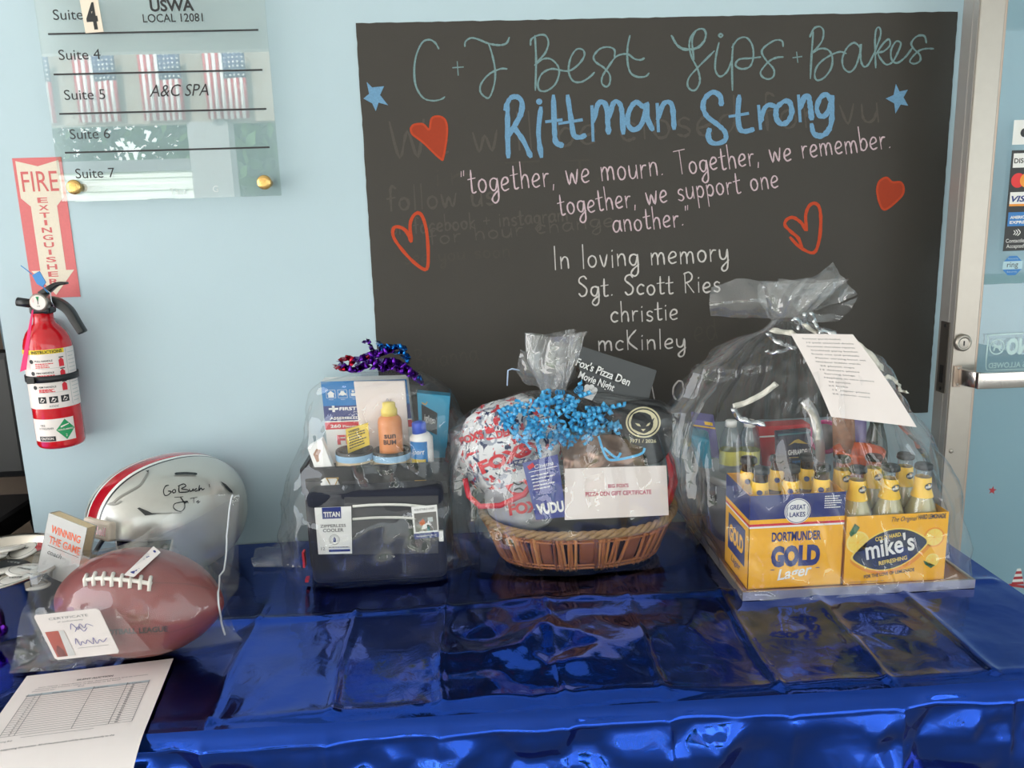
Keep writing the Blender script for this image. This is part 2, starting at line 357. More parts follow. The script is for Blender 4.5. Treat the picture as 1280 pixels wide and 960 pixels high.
wb = lambda x, y: W(x, y, -.0019 - LAY[0] * 1.5e-5)
wg = lambda x, y: W(x, y, -.00182)
wh = lambda x, y: W(x, y, -.00155 - LAY[0] * 6e-6)
def crop(ox, oy, k, P): return [(ox + x / k, oy + y / k) for x, y in P]
c2 = lambda *P: crop(440, 0, 3.368, P)
c3 = lambda *P: crop(820, 0, 3.368, P)
g = MB()
hand(g, wh, 'We will be closed for vu', (488, 198), (1105, 152), 46, 3.2, 0, .8, 3)
hand(g, wh, 'Follow us'.replace('F', 'f'), (484, 264), (622, 256), 30, 3, 0, .8, 5)
hand(g, wh, 'on facebook + instagram', (488, 294), (712, 276), 20, 2.2, 0, .8, 6)
hand(g, wh, 'for hour change', (536, 306), (770, 282), 20, 2, 0, .8, 7)
g.build('rubbed_out_lettering', ch_ghost, board)
g = MB()
hand(g, wh, 'in T.J.', (540, 232), (760, 225), 26, 3, 0, .8, 8); hand(g, wh, 'see you soon', (505, 330), (640, 320), 18, 2, 0, .8, 9)
hand(g, wh, 'Brianna', (520, 462), (600, 450), 24, 1.6, 0, .8, 10); hand(g, wh, 'ed', (868, 428), (900, 424), 36, 1.6, 0, .8, 11); hand(g, wh, 'J&M', (752, 215), (880, 205), 30, 3, 0, .8, 12) if 'M' in HG else None
g.build('rubbed_out_lettering', ch_ghost2, board)
# script line
g = MB(); TW = 2.3
for P in ([(365,205),(350,180),(325,167),(295,180),(270,235),(262,300),(270,365),(300,412),(340,424),(375,418),(390,408)],
          [(425,285),(468,282)], [(443,260),(447,316)],
          [(475,195),(478,175),(500,160),(530,165),(575,183),(620,190),(650,182),(662,158)],
          [(575,183),(590,230),(602,290),(600,350),(580,408),(560,408),(540,385),(545,350),(580,310),(625,290),(652,290)],
          [(770,150),(775,250),(772,380)], [(752,190),(755,165),(785,148),(815,150),(827,180),(815,220),(790,250),(770,275)],
          [(770,275),(800,250),(835,248),(865,275),(872,310),(855,355),(820,382),(790,380),(783,350),(800,310),(840,290),(890,298),(920,296),(955,270),(978,235),(972,210),(945,208),(920,245),(912,300),(930,340),(965,345),(1000,325),(1020,305)],
          [(1105,240),(1105,210),(1080,198),(1045,205),(1018,235),(1025,260),(1060,285),(1085,315),(1085,350),(1070,365),(1052,350),(1055,320),(1080,280),(1110,240),(1140,228),(1165,230),(1190,248),(1215,252),(1230,245)],
          [(1170,150),(1160,200),(1160,260),(1172,305),(1200,323),(1235,322),(1250,308)]):
    stroke(g, wb, c2(*P), TW, 0, 5, .5)
for P in ([(65,150),(85,185),(120,205),(165,203),(200,175),(210,145),(200,123),(175,125),(150,150),(140,190),(150,240),(175,290),(185,340),(170,375),(150,380),(133,360),(140,325),(180,280),(215,245),(245,215)],
          [(68,152),(95,198),(130,210),(180,200),(206,170)], [(168,128),(152,170),(160,250)],
          [(265,180),(252,240),(250,295),(270,322),(300,300),(320,250)], [(264,149),(272,142),(280,149),(272,157),(264,149)],
          [(325,185),(320,260),(322,380)], [(320,200),(345,165),(380,158),(405,190),(410,240),(395,280),(360,290),(335,275),(350,250),(400,245),(440,240)],
          [(535,195),(530,172),(500,170),(460,195),(445,220),(465,255),(495,290),(495,320),(475,333),(450,325),(440,305),(455,280),(480,255),(510,242),(535,240)],
          [(577,243),(613,238)], [(592,220),(597,262)],
          [(662,135),(655,230),(650,330)], [(648,155),(665,120),(690,112),(705,130),(700,170),(675,205),(655,225)],
          [(655,225),(690,205),(725,210),(742,240),(738,285),(710,325),(680,338),(668,320),(675,285),(700,255),(740,230),(775,218),(800,225)],
          [(860,200),(835,180),(805,200),(785,245),(790,285),(815,303),(840,280),(858,225),(862,185),(862,250),(875,280),(895,270),(920,220)],
          [(920,220),(945,150),(942,118),(928,122),(922,170),(925,285)], [(925,230),(955,185),(980,165),(985,190),(960,215),(935,225),(955,260),(975,272),(1000,255),(1025,205),(1030,180),(1010,175),(990,210),(992,250),(1015,265),(1050,240),(1080,200)],
          [(1138,180),(1130,152),(1100,152),(1075,180),(1085,205),(1110,230),(1112,255),(1090,268),(1070,262),(1075,245),(1105,215),(1135,205),(1168,205)]):
    stroke(g, wb, c3(*P), TW, 0, 5, .5)
g.build('chalk_lettering', ch_teal, board)
g = MB(); TW = 6.4
for P in ([(655,440),(655,550),(658,660)], [(645,460),(665,415),(695,408),(715,430),(712,475),(690,520),(655,575)], [(680,535),(720,590),(752,658)],
          [(795,455),(785,560),(797,658)], [(848,405),(853,560),(860,600),(885,612)], [(820,512),(880,505)], [(908,405),(925,520),(935,570),(960,578),(980,570)], [(875,520),(965,505)],
          [(1010,450),(1015,590)], [(1015,510),(1035,440),(1055,430),(1070,450),(1078,530),(1080,560)], [(1080,500),(1100,435),(1120,430),(1135,460),(1142,560)],
          [(1225,450),(1195,430),(1168,465),(1160,515),(1180,545),(1210,535),(1232,490),(1240,435),(1245,500),(1265,545)]):
    stroke(g, wb, c2(*P), TW, 0, 5, .35)
disc(g, wb, *c2((788,428))[0], 3.8)
for P in ([(5,440),(10,550)], [(8,500),(30,440),(55,430),(70,455),(76,540)],
          [(275,440),(270,405),(240,388),(208,412),(198,450),(215,490),(260,525),(290,555),(292,588),(260,604),(230,597),(220,570),(225,545)],
          [(350,405),(345,480),(352,540),(375,553),(408,545)], [(312,490),(385,478)], [(432,448),(440,540)], [(440,510),(455,460),(475,442),(500,447)],
          [(540,425),(508,455),(508,500),(530,522),(558,508),(572,470),(562,430),(540,425)], [(600,405),(607,508)], [(607,455),(625,408),(642,408),(650,450),(655,500)],
          [(738,425),(718,398),(692,412),(677,455),(690,488),(715,483),(735,440),(740,402),(740,500),(725,550),(695,572),(665,562),(655,525)]):
    stroke(g, wb, c3(*P), TW, 0, 5, .35)
g.build('chalk_lettering', ch_blue, board)
g = MB()
hand(g, wb, '"together, we mourn.', (577, 243), (832, 219), 33, 1.9, 0, .4, 21); hand(g, wb, 'Together, we remember.', (845, 219), (1116, 184), 30, 1.9, 0, .4, 22)
hand(g, wb, 'together, we support one', (699, 270), (976, 234), 29, 1.9, 0, .4, 23); hand(g, wb, 'another."', (766, 291), (866, 281), 28, 1.9, 0, .4, 24)
g.build('chalk_lettering', ch_pink, board)
g = MB()
hand(g, wb, 'In loving memory', (691, 337), (913, 326), 29, 2, 0, .4, 25); hand(g, wb, 'Sgt. Scott Ries', (722, 371), (903, 365), 25, 2, 0, .4, 26)
hand(g, wb, 'christie', (763, 403), (850, 399), 25, 2, 0, .4, 27); hand(g, wb, 'mcKinley', (747, 438), (859, 435), 24, 2, 0, .4, 28)
stroke(g, wb, [(814, 478), (818, 499)], 2.2); stroke(g, wb, [(848, 476), (842, 484), (842, 495), (848, 500), (854, 490), (853, 478), (848, 476)], 2.2)
g.build('chalk_lettering', ch_white, board)
def patch(P, m_, name):
    q = MB(); poly(q, wb, P); return q.build(name, m_, board)
patch(c2((62,345),(85,368),(135,363),(118,400),(152,443),(112,432),(100,468),(85,435),(48,415),(72,395)), ch_blue, 'chalk_star')
patch(c3((1010,353),(1025,385),(1060,378),(1042,410),(1062,445),(1030,440),(1008,478),(1003,435),(967,415),(1000,400)), ch_blue, 'chalk_star')
ch_org2 = chalk('orange_chalk_fill', S(168, 58, 28), .75)
for P, cc in (((247,540),(262,525),(298,523),(325,545),(335,500),(365,490),(393,508),(400,560),(385,660),(370,666),(300,600),(255,565)), c2), (((930,800),(940,765),(970,748),(995,767),(1030,768),(1043,795),(1030,830),(965,882),(940,850)), c3):
    q = MB(); PP = [(v.x, v.y) for v in smooth_path(cc(*(P + P[:1])), 4)][:-1]
    poly(q, wg, PP, 1); stroke(q, wb, PP + PP[:1], 2.6, 0, 2); q.build('chalk_heart', [ch_org, ch_org2], board)
for P in (crop(440, 250, 2.783, ((205,145),(190,110),(165,94),(145,98),(145,130),(180,180),(225,225),(260,240),(265,180),(258,100),(240,50),(218,50),(202,85),(207,143))),
          [(1003,312),(998,298),(988,289),(981,281),(984,274),(992,272),(1002,279),(1008,288),(1007,270),(1011,258),(1018,254),(1024,259),(1026,275),(1024,300),(1017,316),(1000,309),(988,297)]):
    q = MB(); stroke(q, wb, P, 4, 0, 4, .3); q.build('chalk_heart', ch_org, board)
# ------------------------------------------------------------------ clear suite directory sign
acr = film('clear_acrylic', (.95, .97, .96, 1), .01, 1.5, .03, 0)
sg0, sg1, sgb = W(40, 250, -.03).x, W(352, 245, -.03).x, W(200, 249, -.03).z
sg0 = W(79, 254, -.03).x
sign = thing('suite_directory_sign', (sg0, -.03, sgb), 'clear acrylic suite directory sign with black lettering, upper left of the wall', 'sign')
MB().box((sg0, -.034, sgb), (sg1, -.029, 1.95)).build('acrylic_panel', acr, sign)
ink = mat('black_ink', S(26, 26, 30), .5); brass = mat('brass', S(214, 176, 110), .25, metal=1); cream = mat('cream_card', S(236, 220, 202), .6)
fs = Fr((0, -.0345, 0), (1, 0, 0), (0, 0, 1))
def sp(px, py): p = W(px, py, -.0345); return p.x, p.z
q = MB()
for y0, y1, a, b2 in ((42.5, 37.5, 60, 323), (93, 87.5, 67, 328), (142.5, 136, 74, 333), (191, 184, 81, 337)):
    A = sp(a, y0); B = sp(b2, y1); z = (A[1] + B[1]) / 2; rect(q, fs, A[0], z - .0016, B[0], z + .0016)
for s_, px, py, x1 in (('Suite', 67, 25, 104), ('Suite 4', 74, 75, 126), ('Suite 5', 81, 125, 132), ('Suite 6', 88, 174, 138), ('Suite 7', 95, 223, 144)):
    A = sp(px, py); B = sp(x1, py - 2); text(q, fs, s_, A[0], A[1], h=.0185, wd=B[0] - A[0])
A = sp(188, 14); B = sp(243, 13); text(q, fs, 'USWA', A[0], A[1], h=.0195, wd=B[0] - A[0], bold=.03)
A = sp(179, 28); B = sp(254, 26.5); text(q, fs, 'LOCAL 12081', A[0], A[1], h=.0145, wd=B[0] - A[0], bold=.012)
A = sp(187, 121); B = sp(261, 119); text(q, fs, 'A&C SPA', A[0], A[1], h=.022, wd=B[0] - A[0], shear=.3)
q.build('sign_lettering', ink, sign)
fr_ = MB(); A = sp(236, 241); text(fr_, fs, 'G', A[0] + .045, A[1], h=.012); text(fr_, fs, 'Tans', A[0] - .035, A[1] - .002, h=.012)
fr_.build('frosted_lettering', mat('frosted_vinyl', S(205, 214, 214), .6), sign)
q = MB(); A = sp(115, 20); R_ = Matrix.Rotation(.04, 4, 'Y')
ft = Fr((A[0], -.0362, A[1]), (1, 0, .05), (-.05, 0, 1)); q.add([ft(a, b_, d) for d in (-.0016, 0) for a, b_ in ((-.016, -.028), (.016, -.028), (.016, .028), (-.016, .028))], [(0, 1, 2, 3)[::-1], (4, 5, 6, 7), (0, 1, 5, 4), (1, 2, 6, 5), (2, 3, 7, 6), (3, 0, 4, 7)])
text(q, lambda a, b_: ft(a, b_, .0004), '4', 0, -.0215, h=.044, wd=.02, m=1, bold=.035, align='c')
q.build('number_tile', [cream, ink], sign)
for px, py in ((94, 234), (331, 228)):
    p = W(px, py, -.035); q = MB(); q.xf = Matrix.Translation(p) @ Matrix.Rotation(PI / 2, 4, 'X')
    q.lathe([(.0075, -.035), (.0075, 0), (.0125, 0), (.0135, .002), (.0135, .006), (.0115, .008), (.006, .0085), (.001, .0088)], n=28); q.build('standoff', brass, sign)
# ------------------------------------------------------------------ arrow sticker and extinguisher
redp = mat('sign_red', S(214, 110, 112), .5, var=.08, vscale=200); glowp = mat('sign_cream', S(226, 214, 196), .5, var=.06, vscale=200, bump=.3, bscale=700)
s0 = W(15, 198, -.001); s1 = W(75, 196, -.001); sb = W(70, 372, -.001)
SX0, SX1, SZ1, SZ0 = s0.x, s1.x + .002, (s0.z + s1.z) / 2, sb.z
st = thing('extinguisher_arrow_sticker', (SX0, -.001, SZ0), 'red and cream fire extinguisher arrow sticker on the wall above the extinguisher', 'sticker')
fk = Fr((SX0, -.0012, SZ0), (1, 0, 0), (0, 0, 1)); sw, sh = SX1 - SX0, SZ1 - SZ0
q = MB(); q.box((SX0, -.0012, SZ0), (SX1, 0, SZ1)); q.build('sticker_sheet', redp, st)
q = MB(); f1 = lambda a, b_: fk(a * sw, b_ * sh, .0003)
poly(q, f1, [(.06, .98), (.5, .94), (.94, .98), (.94, .72), (.78, .66), (.78, .2), (.95, .2), (.5, .02), (.05, .2), (.24, .2), (.24, .66), (.06, .72)]); q.build('arrow', glowp, st)
q = MB(); f2 = lambda a, b_: fk(a * sw, b_ * sh, .0006)
inkr = mat('sign_red_ink', S(206, 98, 98), .5)
text(q, lambda a, b_: fk(a, b_, .0006), 'FIRE', .13 * sw, .765 * sh, h=.15 * sh, wd=.74 * sw, bold=.0)
for i, ch_ in enumerate('EXTINGUISHER'): text(q, lambda a, b_: fk(a, b_, .0006), ch_, .5 * sw, (.685 - i * .053) * sh, h=.038 * sh, wd=(.21 if ch_ != 'I' else .06) * sw, align='c', bold=.02)
q.build('sign_lettering', inkr, st)
EC = W(68, 480, -.055); EX, EY, ER = EC.x - .002, -.055, .0425
EZ0 = W(80, 560, EY - .03).z; EZ1 = W(65, 393, EY).z
ered = mat('extinguisher_red', S(206, 20, 34), .18, coat=.6, var=.04); eblk = mat('extinguisher_black', S(28, 28, 30), .38)
ext = thing('fire_extinguisher', (EX, EY, EZ0), 'red fire extinguisher with black handle hanging on the wall at far left', 'fire extinguisher')
H = EZ1 - EZ0
q = MB(); q.lathe([(.036, 0), (.0405, .003), (ER, .008), (ER, H - .068), (ER * .985, H - .056), (ER * .92, H - .044), (ER * .8, H - .032), (ER * .62, H - .022), (.0195, H - .016), (.0175, H - .008), (.0175, H + .004)], (EX, EY, EZ0), 48); extc = q.build('cylinder', ered, ext)
def cyl(r): return lambda a, z: Vector((EX + r * math.sin((a + .016) / ER), EY - r * math.cos((a + .016) / ER), z))
lab = mat('label_white', S(238, 226, 222), .5, coat=.2); yel = mat('label_yellow', S(240, 206, 40), .5); grn = mat('label_green', S(20, 150, 90), .5); gry = mat('label_grey', S(186, 186, 186), .5); redink = mat('red_ink', S(214, 40, 56), .5)
zb = lambda py: W(70, py, EY - ER).z
q = MB(); c_ = cyl(ER + .0006); c1 = cyl(ER + .0010); r_ = random.Random(3)
zl1, zl0 = zb(437), zb(511)
rect(q, c_, -.06, zl0, .062, zl1, 0, 24); rect(q, c1, -.058, zb(442.5), .030, zl1, 2, 16)
text(q, cyl(ER + .0015), 'INSTRUCTIONS', -.026, zb(442) + .0005, h=.0055, wd=.052, m=1, bold=.02)
hgt = (zl1 - zl0)
rect(q, c1, .033, zl0 + .004, .034, zl1 - .002, 3)
for k, (a0, a1_) in enumerate(((.86, .69), (.66, .5), (.42, .28))):
    z1_, z0_ = zl0 + hgt * a0, zl0 + hgt * a1_
    text(q, c1, 'PULL PIN AIM SQUEEZE'.split()[k] + ' HANDLE', -.022, z1_ - .007, h=.0035, wd=.03, m=1, bold=.02)
    lines_of_print(q, c1, -.022, z0_, .012, z1_ - .009, 3, .0018, 4, r_)
    disc(q, c1, -.029, z1_ - .006, .004, 1, 12)
    rect(q, c1, .018, z0_ + .001, .027, z0_ + .013, 4); poly(q, c1, [(.018, z0_ + .013), (.0215, z0_ + .017), (.0235, z0_ + .017), (.027, z0_ + .013)], 4); rect(q, c1, .019, z0_ + .0175, .0275, z0_ + .0195, 1)
    rect(q, c1, -.03, z0_ - .001, .031, z0_ - .0004, 3, 8)
for k in range(3):
    a = -.026 + k * .0195; rect(q, c1, a, zl0 + .011, a + .0145, zl0 + .0235, 1, 3); poly(q, cyl(ER + .0011), [(a + .003, zl0 + .014), (a + .009, zl0 + .013), (a + .012, zl0 + .018), (a + .006, zl0 + .022)], 0)
text(q, c1, 'KIDDE', -.008, zl0 + .003, h=.004, wd=.016, m=1, shear=.3)
lines_of_print(q, c1, .037, zl0 + .006, .058, zl1 - .006, 14, .0014, 3, r_)
q.build('instruction_label', [lab, ink, yel, gry, redink], extc)
q = MB(); z1_, z0_ = zb(524), zb(552); rect(q, c_, -.052, z0_, .030, z1_, 0, 20); hh = z1_ - z0_
cx_, cz_ = .0135, (z0_ + z1_) / 2
for k in range(12):
    a0, a1_ = -.016 + .032 * k / 12, -.016 + .032 * (k + 1) / 12; e0, e1 = hh * .46 * (1 - abs(a0) / .016), hh * .46 * (1 - abs(a1_) / .016)
    q.add([c1(cx_ + a0, cz_ - e0), c1(cx_ + a1_, cz_ - e1), c1(cx_ + a1_, cz_ + e1), c1(cx_ + a0, cz_ + e0)], [(0, 1, 2, 3)], 2)
text(q, cyl(ER + .0015), 'NON-FLAMMABLE', cx_, cz_ - .0015, h=.0032, wd=.026, m=0, align='c', bold=.02); text(q, cyl(ER + .0015), '2', cx_, cz_ - .014, h=.005, m=0, align='c')
poly(q, cyl(ER + .0016), [(cx_ - .008, cz_ + .004), (cx_ + .006, cz_ + .009), (cx_ + .006, cz_ + .011), (cx_ - .008, cz_ + .007)], 0)
text(q, c1, 'FIRE', -.03, cz_ + .008, h=.004, m=1); text(q, c1, 'EXTINGUISHER', -.034, cz_ + .002, h=.0042, wd=.028, m=1)
rect(q, c1, -.036, z0_ + .001, -.005, z0_ + .0105, 1, 6); text(q, cyl(ER + .0015), 'CAUTION:', -.032, z0_ + .004, h=.0048, wd=.024, m=0, bold=.02)
q.build('hazard_label', [lab, ink, grn], extc)
q = MB(); zs = zb(474); q.lathe([(ER + .0008, zs - .006), (ER + .0035, zs - .006), (ER + .0035, zs + .006), (ER + .0008, zs + .006)], (EX, EY, 0), 48, cap=False)
q.box((EX - .022, EY - ER - .009, zs - .0055), (EX - .008, EY - ER - .001, zs + .0055)); q.build('strap', eblk, extc)
q = MB(); q.box((EX - .034, -.02, EZ0 + .09), (EX - .008, 0, EZ1 - .012)); q.build('wall_bracket', eblk, ext, bevel=.003)
EH = EZ0 + H
q = MB(); q.box((EX - .018, EY - .016, EH + .002), (EX + .02, EY + .016, EH + .03)); q.build('valve_head', eblk, ext, bevel=.005)
pz = W(22, 377, EY - .01); q = MB(); q.tube([(EX - .01, EY - .01, EH + .022), (pz.x, EY - .01, pz.z)], [.0085, .0085], 16); q.build('nozzle', eblk, ext)
gp = W(49, 378, EY - .035); q = MB(); q.xf = Matrix.Translation(gp) @ Matrix.Rotation(PI / 2, 4, 'X')
q.lathe([(.012, -.022), (.0155, -.016), (.0165, 0), (.0165, .003), (.0145, .004)], n=28)
q.xf = None; fg = Fr(gp + Vector((0, -.0043, 0)), (1, 0, 0), (0, 0, 1))
disc(q, fg, 0, 0, .0135, 1); f3 = lambda a, b_: fg(a, b_, .0003)
poly(q, f3, [(0, 0), (-.003, .011), (.003, .011)], 2)
for a in range(9): poly(q, f3, [(-.011 + .0002 * a, .001 + .001 * a), (-.008, .001 + .001 * a), (-.006, .0005 + .001 * a)], 3)
rect(q, lambda a, b_: fg(a, b_, .0006), -.0006, -.003, .0006, .009, 4); text(q, f3, '195', 0, -.008, h=.003, m=4, align='c')
q.build('pressure_gauge', [mat('gauge_rim', S(150, 140, 132), .3, metal=.8), lab, grn, redink, ink], ext)
def lever(pp, y, w0, name, th):
    q = MB(); P = smooth_path([Vector((W(a, b_, y).x, W(a, b_, y).z)) for a, b_ in pp], 4); rings = []
    for i, p in enumerate(P):
        t = (P[min(i + 1, len(P) - 1)] - P[max(i - 1, 0)]).normalized(); nn = Vector((-t.y, t.x)); k = i / (len(P) - 1); hw = th[0] + (th[1] - th[0]) * k
        rings.append([(p.x + nn.x * a * hw, y + b_ * w0, p.y + nn.y * a * hw) for a, b_ in ((1, -1), (1, 1), (-1, 1), (-1, -1))])
    q.loft(rings, 0, True, (True, True)); return q.build(name, eblk, ext, bevel=.002)
lever([(52, 369), (62, 361), (72, 355), (84, 354)], EY - .008, .008, 'squeeze_lever', (.0075, .002))
lever([(62, 376), (74, 379), (86, 388), (95, 402), (104, 416)], EY - .008, .009, 'carry_handle', (.009, .0065))
q = MB(); mt = mat('steel', S(190, 192, 196), .25, metal=1)
q.tube([W(a, b_, EY - .024) for a, b_ in ((50, 354), (56, 361), (63, 366), (64, 376), (68, 384))], .0013, 6); q.build('safety_pin', mt, ext)
bl = mat('blue_seal', S(58, 136, 204), .4)
q = MB(); P = [W(a, b_, EY - .03) for a, b_ in ((40, 344), (49, 339), (57, 353), (53, 359), (46, 355))]
q.add(P + [p + Vector((0, .0025, 0)) for p in P], [(4, 3, 2, 1, 0), (5, 6, 7, 8, 9)] + [(i, (i + 1) % 5, 5 + (i + 1) % 5, 5 + i) for i in range(5)])
q.tube([W(a, b_, EY - .03) for a, b_ in ((40, 343), (34, 338), (26, 332))], .0009, 6); q.tube([W(a, b_, EY - .028) for a, b_ in ((52, 356), (55, 360), (60, 366))], .0012, 6); q.build('seal_tag', bl, ext)
pk = mat('pink_tag', S(250, 56, 124), .5); q = MB(); P = [W(a, b_, y) for a, b_, y in ((40, 387, -.085), (42, 387, -.084), (33, 462, -.10), (25, 465, -.102))]
q.add(P, [(0, 1, 2, 3)]); q.build('pink_tag', pk, ext, solid=.0006)
# ------------------------------------------------------------------ open glass door
alu = mat('brushed_aluminium', S(172, 164, 155), .34, metal=.85, var=.05, vscale=50); alud = mat('door_edge_metal', S(178, 174, 170), .45, metal=.6); alup = mat('glazing_stop', S(186, 166, 152), .4, metal=.7)
DF, DBK, DX0, DX1 = -.140, -.085, .932, .978
door = MB(); door.box((DX0, DF, .01), (DX1, DBK, 2.1)); door.box((DX1, DF + .012, .12), (DX1 + .012, DBK - .012, 2.0), 2)
door.box((1.80, DF, .01), (1.85, DBK, 2.1)); door.box((DX1, DF, .01), (1.8, DBK, .12)); door.box((DX1, DF, 2.0), (1.8, DBK, 2.1))
door = struct(door.build('door_1', [alu, alud, alup], bevel=.0015))
q = MB(); q.box((DX0 - .0012, DF + .004, .02), (DX0, DBK - .004, 2.09)); q.box((DX0 - .0022, DF + .02, .02), (DX0 - .0008, DF + .024, 2.09), 0); q.build('door_edge', alud, door)
gls = film('door_glass', (.88, .94, .96, 1), .01, 1.3, .0, 0)
q = MB(); q.box((DX1 + .008, -.116, .11), (1.802, -.110, 2.01)); q.build('door_glass', gls, door)
q = MB(); z0_, z1_ = W(1172, 490, -.11).z, W(1180, 402, -.11).z
q.box((DX0 - .0034, -.126, z0_), (DX0 - .001, -.098, z1_)); q.box((DX0 - .0042, -.118, z0_ + .02), (DX0 - .0032, -.106, z0_ + .055), 1)
for z in (z0_ + .008, z1_ - .008):
    q.xf = Matrix.Translation((DX0 - .0034, -.112, z)) @ Matrix.Rotation(-PI / 2, 4, 'Y'); q.lathe([(.004, 0), (.003, .001)], n=12, m=1); q.xf = None
q.build('latch_plate', [mat('latch_metal', S(110, 104, 98), .4, metal=.8), blk], door)
def front_lathe(p, prof, name, mats, par, m2=None):
    q = MB(); q.xf = Matrix.Translation(p) @ Matrix.Rotation(PI / 2, 4, 'X'); q.lathe(prof, n=32)
    if m2: m2(q)
    return q.build(name, mats, par)
p = W(1202, 428, DF); front_lathe(p, [(.0165, 0), (.0165, .006), (.014, .009), (.0105, .0095), (.0105, .008), (.009, .0082)], 'lock_cylinder', [alu, ink], door, lambda q: (q.box((-.0012, -.005, .008), (.0012, .004, .0088), 1)))
for yy in (564,): front_lathe(W(1189, yy, DF), [(.0045, 0), (.004, .0012), (.001, .0014)], 'screw', alu, door)
hz = W(1200, 470, DF).z; hx = W(1197, 470, DF).x
hd = MB(); hd.box((hx - .009, DF - .003, hz - .021), (hx + .006, DF, hz + .021)); hd.build('handle_plate', alup, door, bevel=.001)
for dz in (.016, -.016): front_lathe(Vector((hx - .001, DF - .003, hz + dz)), [(.003, 0), (.0025, .001)], 'screw', alu, door)
hp = [Vector((hx + .003, DF - .002, hz)), Vector((hx + .006, DF - .025, hz)), Vector((hx + .016, DF - .043, hz)), Vector((hx + .035, DF - .05, hz)), Vector((hx + .3, DF - .05, hz)), Vector((1.82, DF - .05, hz))]
q = MB(); P = smooth_path(hp, 6); rings = []
for i, p in enumerate(P):
    t = (P[min(i + 1, len(P) - 1)] - P[max(i - 1, 0)]).normalized(); nn = Vector((t.y, -t.x, 0))
    rings.append([p + nn * a * .004 + Vector((0, 0, b_ * .0155)) for a, b_ in ((1, -1), (1, 1), (-1, 1), (-1, -1))])
q.loft(rings, 0, True, (True, True)); q.build('pull_handle', mat('handle_steel', S(205, 198, 192), .2, metal=1), door, bevel=.0012)
# stickers on the door glass
fd = Fr((0, -.1163, 0), (1, 0, 0), (0, 0, 1))
fdd = lambda d: (lambda a, b_: fd(a, b_, d))
def gp_(px, py): p = W(px, py, -.1163); return p.x, p.z
def sticker(name, label, parts_fn, mats):
    q = MB(); parts_fn(q); return tag(q.build(name, mats), label, 'sticker')
sblk = mat('sticker_black', S(30, 28, 28), .4); swh = mat('sticker_white', S(236, 234, 230), .4); sred = mat('sticker_red', S(226, 34, 34), .4); sblu = mat('sticker_blue', S(42, 120, 190), .4); sor = mat('sticker_orange', S(238, 150, 40), .4); snav = mat('sticker_navy', S(28, 50, 120), .4)
def f(q):
    a, z = gp_(1265, 181); a1_, z1_ = gp_(1271, 150); rect(q, fdd(0), a, z, a + .07, z1_, 0); k = (z1_ - z); cx_, cz_ = a + .026, z + k * .48
    disc(q, fdd(.0003), cx_ - .004, cz_, .008, 1); disc(q, fdd(.0003), cx_ + .004, cz_, .008, 1); stroke(q, fdd(.0004), [(cx_, cz_ + .008), (cx_ + .003, cz_ + .013)], .003, 1); disc(q, fdd(.0005), cx_ + .013, cz_ + .002, .004, 0)
    text(q, fdd(.0004), 'Pay', cx_ + .014, cz_ - .006, h=.014, m=1)
sticker('payment_sticker', 'small white phone payment sticker at the top of the door glass stack', f, [swh, sblk])
def f(q):
    a, z0_ = gp_(1253.5, 314); a2, z1_ = gp_(1265, 188); a = (a + a2) / 2; rect(q, fdd(0), a, z0_, a + .085, z1_, 0); Hh = z1_ - z0_; g1 = fdd(.0003); g2 = fdd(.0006)
    rect(q, g1, a + .004, z0_ + Hh * .83, a + .08, z0_ + Hh * .97, 1); text(q, g2, 'DISCOVER', a + .006, z0_ + Hh * .875, h=.009, wd=.06, m=0, bold=.02); disc(q, g2, a + .037, z0_ + Hh * .9, .005, 5)
    disc(q, g1, a + .017, z0_ + Hh * .705, .0135, 2); disc(q, g2, a + .034, z0_ + Hh * .705, .0135, 5)
    rect(q, g1, a + .004, z0_ + Hh * .45, a + .08, z0_ + Hh * .59, 1); rect(q, g2, a + .004, z0_ + Hh * .45, a + .08, z0_ + Hh * .472, 5); text(q, g2, 'VISA', a + .007, z0_ + Hh * .495, h=.011, wd=.04, m=4, bold=.03, shear=.25)
    rect(q, g1, a + .004, z0_ + Hh * .25, a + .06, z0_ + Hh * .39, 3); text(q, g2, 'AMERICAN', a + .008, z0_ + Hh * .325, h=.0055, wd=.04, m=1, bold=.03); text(q, g2, 'EXPRESS', a + .008, z0_ + Hh * .275, h=.0055, wd=.04, m=1, bold=.03)
    for k in range(3): stroke(q, g1, [(a + .018 + k * .004, z0_ + Hh * (.165 - k * .006)), (a + .021 + k * .005, z0_ + Hh * .185), (a + .018 + k * .004, z0_ + Hh * (.205 + k * .006))], .0016, 1)
    text(q, g1, 'Contactless', a + .004, z0_ + Hh * .085, h=.0075, wd=.043, m=1); text(q, g1, 'Accepted', a + .006, z0_ + Hh * .03, h=.0075, wd=.034, m=1)
sticker('payment_sticker', 'tall black sticker of card payment logos on the door glass', f, [sblk, swh, sred, sblu, snav, sor])
def f(q):
    a, z = gp_(1265.5, 332); oc = [(a + .020 * math.cos(PI / 8 + k * PI / 4), z + .020 * math.sin(PI / 8 + k * PI / 4)) for k in range(8)]
    poly(q, fdd(0), oc, 0); rect(q, fdd(.0003), a - .0195, z - .007, a + .0195, z + .0085, 1); text(q, fdd(.0005), 'ring', a, z - .003, h=.011, m=2, align='c'); text(q, fdd(.0003), 'Protected by', a, z + .012, h=.003, wd=.02, m=1, align='c'); text(q, fdd(.0003), 'Security', a, z - .013, h=.003, wd=.02, m=1, align='c')
sticker('alarm_sticker', 'blue eight sided alarm sticker with grey band below the card logos', f, [sblu, mat('ring_grey', S(176, 206, 216), .4), sblk])
